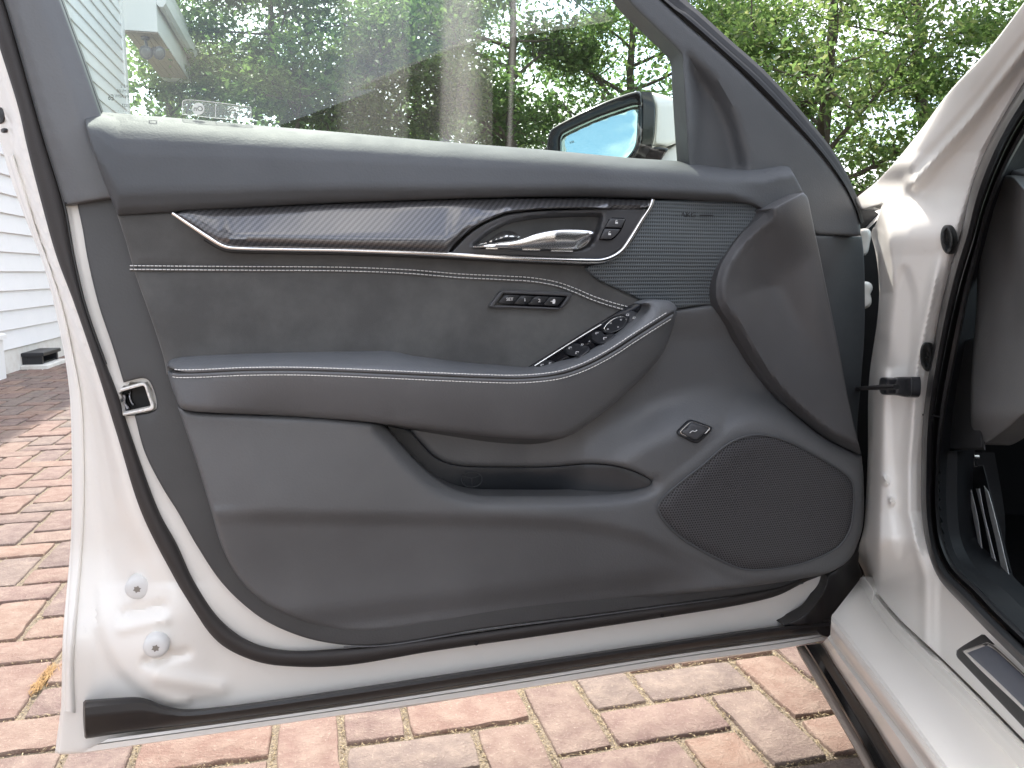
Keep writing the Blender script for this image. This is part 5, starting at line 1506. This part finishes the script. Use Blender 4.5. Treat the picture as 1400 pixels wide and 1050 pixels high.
# tread plate on the sill
TP = [(1304.5, 891, 'c'), (1310, 886), (1344.6, 864.5, 'c'), (1372, 891), (1402, 919), (1470, 984, 'c'), (1470, 1072, 'c'), (1402, 999), (1350, 944), (1308, 900, 'c')]
tp = cpoly('tread_plate', TP, -0.003, M['rubber'], er=3, ed=0.004)
v, f = relief_geo([(1315, 890, 'c'), (1350, 877.5, 'c'), (1358, 882), (1402, 922), (1470, 990, 'c'), (1470, 1046, 'c'), (1402, 975), (1340, 916)], 0.0005, proj=C, spacing=10, er=2, ed=0.002, skirt=0.003); make('plate_frame', v, f, M['chrome'], tp)
v, f = relief_geo([(1322, 892.5, 'c'), (1349, 882.5, 'c'), (1357, 887), (1402, 927.5), (1470, 997, 'c'), (1470, 1042, 'c'), (1402, 969), (1352, 920)], 0.0015, proj=C, spacing=10, er=1, ed=0.001, skirt=0.002); make('plate_insert', v, f, simple('blue_grey_insert', (0.10, 0.115, 0.15), 0.35, 0.3), tp)

# ---- rest of the car that closes the cabin and carries on outside the picture
def cw(s, o, z):
    """point s metres forward of the hinge, o metres out from the side plane, height z"""
    return np.array([PC[0], PC[1], 0]) + UC * s + NC * o + np.array([0, 0, z])
def hull(name, pts, faces, mat, smooth=False): return make(name, pts, faces, mat, car, smooth=smooth)
# cabin floor, far side, firewall
hull('cabin_floor', [cw(-2.2, -0.10, 0.30), cw(0.55, -0.10, 0.30), cw(0.55, -1.45, 0.30), cw(-2.2, -1.45, 0.30)], [(0, 1, 2, 3)], M['interior'])
hull('firewall', [cw(0.50, -0.03, 0.15), cw(0.50, -1.5, 0.15), cw(0.42, -1.5, 0.93), cw(0.42, -0.03, 0.93)], [(0, 1, 2, 3)], M['interior'])
hull('far_side', [cw(0.5, -1.5, 0.2), cw(-2.2, -1.5, 0.2), cw(-2.2, -1.5, 0.95), cw(0.5, -1.5, 0.95)], [(0, 1, 2, 3)], M['interior'])
hull('far_window_blackout', [cw(0.1, -1.5, 0.952), cw(-2.2, -1.5, 0.952), cw(-2.2, -1.40, 1.36), cw(-0.5, -1.40, 1.34)], [(0, 1, 2, 3)], M['interior'])  # opaque panel added in the far window opening to darken glass reflections
hull('headliner', [cw(-0.45, -0.2, 1.30), cw(-0.45, -1.4, 1.30), cw(-2.2, -1.4, 1.36), cw(-2.2, -0.2, 1.36)], [(0, 1, 2, 3)], M['dash'])
hull('cabin_back', [cw(-2.2, -0.1, 0.2), cw(-2.2, -1.5, 0.2), cw(-2.2, -1.5, 1.3), cw(-2.2, -0.1, 1.3)], [(0, 1, 2, 3)], M['interior'])
dash_v = [cw(0.42, -0.10, 0.90), cw(0.42, -1.45, 0.90), cw(0.02, -1.45, 0.86), cw(0.02, -0.14, 0.86), cw(-0.08, -0.14, 0.74), cw(-0.08, -1.45, 0.74), cw(0.1, -1.45, 0.60), cw(0.1, -0.14, 0.60)]
hull('dashboard', dash_v, [(0, 1, 2, 3), (3, 2, 5, 4), (4, 5, 6, 7), (0, 3, 4, 7)], M['interior'])
# roof and upper pillars
prof = [(-0.42, 1.29), (-0.62, 1.335), (-1.2, 1.40), (-1.9, 1.37)]
v = []
for s, z in prof:
    for o, dz in ((-0.16, 0.0), (-0.24, 0.05), (-0.5, 0.085), (-0.82, 0.095), (-1.14, 0.085), (-1.40, 0.05), (-1.48, 0.0)): v.append(cw(s, o, z + dz))
fcs = [(i * 7 + j, i * 7 + j + 1, (i + 1) * 7 + j + 1, (i + 1) * 7 + j) for i in range(3) for j in range(6)]
hull('roof', v, fcs, M['paint'], True)
ws_v = []
for t in np.linspace(0, 1, 6):
    for o in (-0.10, -0.35, -0.8, -1.2, -1.42):
        bow = 0.10 * (1 - ((o + 0.77) / 0.67) ** 2)
        ws_v.append(cw(0.44 - 0.86 * t + bow * (1 - t * 0.6), o - 0.07 * t * (1 if o > -0.7 else -0.6), 0.90 + 0.40 * t + 0.04 * t * (1 - ((o + 0.77) / 0.67) ** 2)))
hull('windscreen', ws_v, [(i * 5 + j, i * 5 + j + 1, (i + 1) * 5 + j + 1, (i + 1) * 5 + j) for i in range(5) for j in range(4)], M['glass'], True)
rdv = []
for s_ in np.linspace(-2.25, -1.16, 8):
    for o, z in ((0.0, 0.22), (0.05, 0.34), (0.075, 0.55), (0.07, 0.75), (0.035, 0.90), (0.0, 0.945)): rdv.append(cw(s_, o, z))
hull('rear_door', rdv, [(i * 6 + j, i * 6 + j + 1, (i + 1) * 6 + j + 1, (i + 1) * 6 + j) for i in range(7) for j in range(5)], M['paint'], True)
hull('rear_window', [cw(-2.25, -0.004, 0.947), cw(-1.26, -0.004, 0.947), cw(-1.26, -0.13, 1.35), cw(-2.25, -0.13, 1.33)], [(0, 1, 2, 3)], M['pocket_black'])
hull('centre_pillar', [cw(-1.255, -0.002, 0.947), cw(-1.15, -0.002, 0.947), cw(-1.15, -0.13, 1.36), cw(-1.255, -0.13, 1.36)], [(0, 1, 2, 3)], M['pocket_black'])
hull('pillar_base', [cw(-1.155, -0.05, 0.30), cw(-1.0, -0.10, 0.30), cw(-1.05, -0.16, 1.34), cw(-1.155, -0.13, 1.36)], [(0, 1, 2, 3)], M['paint'])
# fender, bonnet and front wheel beyond the hinge, behind the open door
fv = []
for s in np.linspace(0.06, 1.35, 14):
    zt = 0.90 - 0.10 * ((s - 0.06) / 1.3) ** 1.6
    arch = s > 0.42 and s < 1.16
    zb = 0.24 if not arch else 0.345 + math.sqrt(max(0, 0.37 ** 2 - (s - 0.79) ** 2))
    for t, o in ((0, 0.02), (0.4, 0.055), (0.75, 0.05), (0.92, 0.02), (1.0, -0.03)): fv.append(cw(s, o, zb + (zt - zb) * t))
hull('fender', fv, [(i * 5 + j, i * 5 + j + 1, (i + 1) * 5 + j + 1, (i + 1) * 5 + j) for i in range(13) for j in range(4)], M['paint'], True)
hv = []
for s in np.linspace(0.42, 1.6, 8):
    zt = 0.875 - 0.12 * ((s - 0.42) / 1.18) ** 1.6
    for o, dz in ((-0.035, 0), (-0.3, 0.03), (-0.75, 0.04), (-1.2, 0.03), (-1.47, 0)): hv.append(cw(s, o, zt + dz))
hull('bonnet', hv, [(i * 5 + j, i * 5 + j + 1, (i + 1) * 5 + j + 1, (i + 1) * 5 + j) for i in range(7) for j in range(4)], M['paint'], True)
wc = cw(0.79, -0.09, 0.335)
def ring_geo(c, ax, prof_, k=40):
    u_ = np.cross(ax, (0, 0, 1)); u_ = u_ / np.linalg.norm(u_); z_ = np.array([0, 0, 1.0])
    V = []
    for r_, h_ in prof_:
        for i in range(k):
            a = 2 * math.pi * i / k
            V.append(c + ax * h_ + (u_ * math.cos(a) + z_ * math.sin(a)) * r_)
    Fc = [(j * k + i, j * k + (i + 1) % k, (j + 1) * k + (i + 1) % k, (j + 1) * k + i) for j in range(len(prof_) - 1) for i in range(k)]
    return V, Fc
wh = empty('wheel', wc); wh.parent = car; wh.location = Vector(wc) - car.location
V, Fc = ring_geo(wc, NC, [(0.24, 0.11), (0.31, 0.118), (0.332, 0.09), (0.335, 0.0), (0.332, -0.09), (0.31, -0.118), (0.24, -0.11)])
make('tyre', V, Fc, M['rubber'], wh)
V, Fc = ring_geo(wc, NC, [(0.245, 0.11), (0.235, 0.10), (0.225, 0.05), (0.20, 0.02)]); make('rim', V, Fc, M['satin'], wh)
sb = Buf()
for i in range(10):
    a = 2 * math.pi * i / 10; u_ = np.cross(NC, (0, 0, 1)); d_ = u_ * math.cos(a) + np.array([0, 0, 1]) * math.sin(a); t_ = np.cross(NC, d_)
    v, f = box_geo(wc + d_ * 0.13 + NC * 0.075, d_ * 0.105, t_ * 0.014, NC * 0.012, 0.004); sb.add(v, f)
sb.make('spoke', M['satin'], wh)

# ================================================================== TREES
leaf_m, nt, b = newmat('oak_leaf')
isl = nt.nodes.new('ShaderNodeNewGeometry').outputs['Random Per Island']
oi = nt.nodes.new('ShaderNodeObjectInfo').outputs['Random']
lr = nt.nodes.new('ShaderNodeValToRGB')
for _ in range(3): lr.color_ramp.elements.new(0.5)
for e, (p, c) in zip(lr.color_ramp.elements, [(0.0, (0.045, 0.085, 0.030)), (0.3, (0.070, 0.120, 0.036)), (0.6, (0.100, 0.160, 0.046)), (0.85, (0.135, 0.185, 0.058)), (1.0, (0.165, 0.185, 0.075))]):
    e.position = p; e.color = (*c, 1)
nt.links.new(mth(nt, 'FRACT', mth(nt, 'MULTIPLY_ADD', oi, 0.25, mth(nt, 'MULTIPLY', isl, 0.78))), lr.inputs['Fac'])
nt.links.new(lr.outputs['Color'], b.inputs['Base Color']); b.inputs['Roughness'].default_value = 0.45
tl = nd(nt, 'ShaderNodeBsdfTranslucent')
hs = nd(nt, 'ShaderNodeHueSaturation', Value=2.1, Saturation=1.0); nt.links.new(lr.outputs['Color'], hs.inputs['Color']); nt.links.new(hs.outputs['Color'], tl.inputs['Color'])
mx = nd(nt, 'ShaderNodeMixShader'); mx.inputs[0].default_value = 0.55
nt.links.new(b.outputs[0], mx.inputs[1]); nt.links.new(tl.outputs[0], mx.inputs[2])
nt.links.new(mx.outputs[0], nt.nodes['Material Output'].inputs['Surface'])
bark_m, nt, b = newmat('grey_bark')
co = objco(nt)
mp = nd(nt, 'ShaderNodeMapping'); mp.inputs['Scale'].default_value = (9, 9, 1.6); nt.links.new(co, mp.inputs['Vector'])
nb_ = noise(nt, 2.2, 6, 0.7, vec=mp.outputs['Vector'])
nt.links.new(mixc(nt, nb_, (0.045, 0.036, 0.028), (0.14, 0.115, 0.09)), b.inputs['Base Color']); b.inputs['Roughness'].default_value = 0.9
bump(nt, b, nb_, 0.8, 0.03)

def tree(x, y, h, r, seed, label, nleaf, lean=(0, 0), limb0=1.6, leaf=0.058, bare=0.0, trunk_r=0.17):
    g = np.random.default_rng(seed)
    t = empty('tree', (x, y, gz))
    tag(t, label, 'tree', 'trees beyond the driveway')
    base = np.array([x, y, gz])
    top = base + np.array([lean[0], lean[1], h * 0.80])
    n = 14
    s = np.linspace(0, 1, n)
    path = base + (top - base) * s[:, None] + np.c_[g.normal(0, .07, n).cumsum() * .6, g.normal(0, .07, n).cumsum() * .6, np.zeros(n)] * s[:, None]
    tr = Buf()
    v, f = tube_geo(path, trunk_r * (1 - 0.8 * s) * np.where(s < .08, 1.35, 1), k=9, nrm=(1, .3, 0.1)); tr.add(v, f)
    clumps = []
    nl = int(11 + h)
    for i in range(nl):
        q = (limb0 / h / 0.8) + (1 - limb0 / h / 0.8) * (i + g.random()) / nl
        q = min(q, 0.98)
        p0 = np.array([np.interp(q, s, path[:, k]) for k in range(3)])
        a = g.uniform(0, 2 * math.pi); ln = r * (0.55 + 0.55 * g.random()) * math.sqrt(max(0.15, 1 - (q - 0.35) ** 2 * 1.6))
        el = g.uniform(0.05, 0.75)
        d = np.array([math.cos(a) * math.cos(el), math.sin(a) * math.cos(el), math.sin(el)])
        m = 9; u = np.linspace(0, 1, m)
        wob = np.cumsum(g.normal(0, 0.055, (m, 3)), 0) * ln * 0.45
        lp = p0 + d * ln * u[:, None] + wob * u[:, None] + np.array([0, 0, 0.25]) * (u ** 2)[:, None] * g.uniform(-0.6, 1)
        r0_ = trunk_r * (1 - 0.8 * q) * g.uniform(0.35, 0.6)
        v, f = tube_geo(lp, r0_ * (1 - 0.85 * u), k=6, nrm=(.3, 1, .2)); tr.add(v, f)
        for j in range(7):
            uu = g.uniform(0.30, 1.0)
            p1 = np.array([np.interp(uu, u, lp[:, k]) for k in range(3)])
            d2 = d + g.normal(0, 0.75, 3); d2[2] = d2[2] * 0.6 + 0.05; d2 /= np.linalg.norm(d2)
            l2 = ln * g.uniform(0.18, 0.42); uu2 = np.linspace(0, 1, 5)
            sp_ = p1 + d2 * l2 * uu2[:, None] + np.cumsum(g.normal(0, .05, (5, 3)), 0) * l2
            v, f = tube_geo(sp_, max(0.005, r0_ * .35) * (1 - .8 * uu2), k=4, nrm=(.3, 1, .2)); tr.add(v, f)
            if g.random() > bare:
                for k in range(3): clumps.append((sp_[2 + k] + g.normal(0, .06, 3), g.uniform(0.14, 0.34)))
    tr.make('trunk', bark_m, t)
    cc = np.array([c for c, _ in clumps]); cs = np.array([q for _, q in clumps])
    idx = g.integers(0, len(cc), nleaf)
    ctr = cc[idx] + g.normal(0, 1, (nleaf, 3)) * cs[idx][:, None] * np.array([1, 1, 0.62])
    # small five point leaf blade folded along its midrib
    L = leaf * g.uniform(0.6, 1.25, nleaf); Wd = L * g.uniform(0.42, 0.66, nleaf)
    a = g.uniform(0, 2 * math.pi, nleaf); tilt = g.normal(0.0, 0.55, nleaf) - 0.25; roll = g.normal(0, 0.6, nleaf)
    d = np.stack([np.cos(a) * np.cos(tilt), np.sin(a) * np.cos(tilt), np.sin(tilt)], 1)
    sd_ = np.stack([-np.sin(a), np.cos(a), np.zeros(nleaf)], 1); up_ = np.cross(d, sd_)
    sv = sd_ * np.cos(roll)[:, None] + up_ * np.sin(roll)[:, None]; nv = np.cross(d, sv)
    V = np.stack([ctr - d * L[:, None], ctr + sv * Wd[:, None] + nv * (Wd * .25)[:, None] - d * (L * .15)[:, None], ctr + d * L[:, None], ctr - sv * Wd[:, None] + nv * (Wd * .25)[:, None] - d * (L * .15)[:, None]], 1).reshape(-1, 3)
    me = bpy.data.meshes.new('crown')
    me.vertices.add(nleaf * 4); me.vertices.foreach_set('co', (V - base).astype(np.float32).ravel())
    fi = np.arange(nleaf) * 4
    tri = np.stack([np.stack([fi, fi + 1, fi + 2], 1), np.stack([fi, fi + 2, fi + 3], 1)], 1).reshape(-1)
    me.loops.add(len(tri)); me.loops.foreach_set('vertex_index', tri.astype(np.int32))
    me.polygons.add(nleaf * 2); me.polygons.foreach_set('loop_start', (np.arange(nleaf * 2) * 3).astype(np.int32)); me.polygons.foreach_set('loop_total', np.full(nleaf * 2, 3, np.int32))
    me.update(calc_edges=True); me.validate()
    me.materials.append(leaf_m)
    cro = link(bpy.data.objects.new('crown', me)); cro.parent = t
    return t
def dirp(px, dist):
    a = az_of(px); return math.sin(a) * dist, math.cos(a) * dist
specs = [
    (250, 16.5, 8.5, 3.0, 'dense dark green tree right beside the far house corner', 34000, 0.0, .17),
    (410, 15.0, 8.0, 2.9, 'leafy green tree seen through the pale streaks of the window glass', 34000, 0.0, .15),
    (590, 17.5, 9.0, 3.1, 'green tree beyond the middle of the window glass', 30600, 0.05, .18),
    (700, 14.0, 8.0, 2.8, 'tree with a dark slanting limb left of the door mirror', 21250, 0.15, .17),
    (860, 16.0, 8.5, 3.0, 'sparse tree right behind the door mirror', 21250, 0.15, .16),
    (980, 18.5, 9.5, 3.2, 'yellow green tree beyond the front corner of the window frame', 21216, 0.1, .18),
    (1110, 15.0, 8.5, 3.2, 'spreading oak with bare lower limbs between window frame and windscreen pillar', 21216, 0.12, .18),
    (1270, 17.0, 9.0, 3.1, 'bright tree whose crown reaches over the windscreen pillar', 21216, 0.08, .17),
    (1420, 19.0, 9.0, 3.0, 'tall tree hidden partly by the windscreen pillar', 18564, 0.1, .17),
    (1590, 16.0, 8.5, 3.1, 'broad leafy tree standing beyond the bonnet, outside the picture to the right', 16000, 0.1, .17),
    (1900, 17.0, 8.5, 3.1, 'round leafy tree standing furthest to the right beyond the bonnet', 16000, 0.1, .17),
]
for k, (px, dist, h, r, lab, nl, bare, tr_) in enumerate(specs):
    x, y = dirp(px, dist)
    tree(x, y, h, r, 40 + k, lab, nl, lean=(rng.normal(0, .5), rng.normal(0, .5)), bare=bare, trunk_r=tr_)
# undergrowth and the wood further back
def brush(name, n, az0, az1, d0, d1, z0, z1, leaf, seed, kind='stuff'):
    g = np.random.default_rng(seed)
    nc = 420
    pa = g.uniform(az0, az1, nc); pdst = g.uniform(d0, d1, nc)
    cz = z0 + (z1 - z0) * g.random(nc) ** 1.2
    a_ = np.array([az_of(q) for q in pa])
    cc = np.stack([np.sin(a_) * pdst, np.cos(a_) * pdst, cz], 1)
    idx = g.integers(0, nc, n)
    ctr = cc[idx] + g.normal(0, 1, (n, 3)) * np.array([.55, .55, .42])
    L = leaf * g.uniform(.6, 1.25, n); Wd = L * .55
    a = g.uniform(0, 6.283, n); d = np.stack([np.cos(a), np.sin(a), g.normal(-.2, .5, n)], 1); d /= np.linalg.norm(d, axis=1)[:, None]
    s_ = np.cross(d, g.normal(0, 1, (n, 3))); s_ /= np.linalg.norm(s_, axis=1)[:, None]
    V = np.stack([ctr - d * L[:, None], ctr + s_ * Wd[:, None], ctr + d * L[:, None], ctr - s_ * Wd[:, None]], 1).reshape(-1, 3)
    me = bpy.data.meshes.new(name)
    me.from_pydata(V.tolist(), [], (np.arange(n)[:, None] * 4 + np.arange(4)).tolist())
    me.materials.append(leaf_m)
    o = link(bpy.data.objects.new(name, me)); o['kind'] = kind
    return o
o = brush('far_wood', 12000, 120, 1480, 22, 30, 0.3, 8.0, 0.14, 91)
o['label'] = 'far leafy wood filling the gaps behind the nearer trees'; o['category'] = 'wood'
o = brush('undergrowth', 16000, 200, 1400, 19, 23, 0.1, 2.2, 0.09, 92)
o['label'] = 'low leafy undergrowth at the foot of the trees'; o['category'] = 'undergrowth'
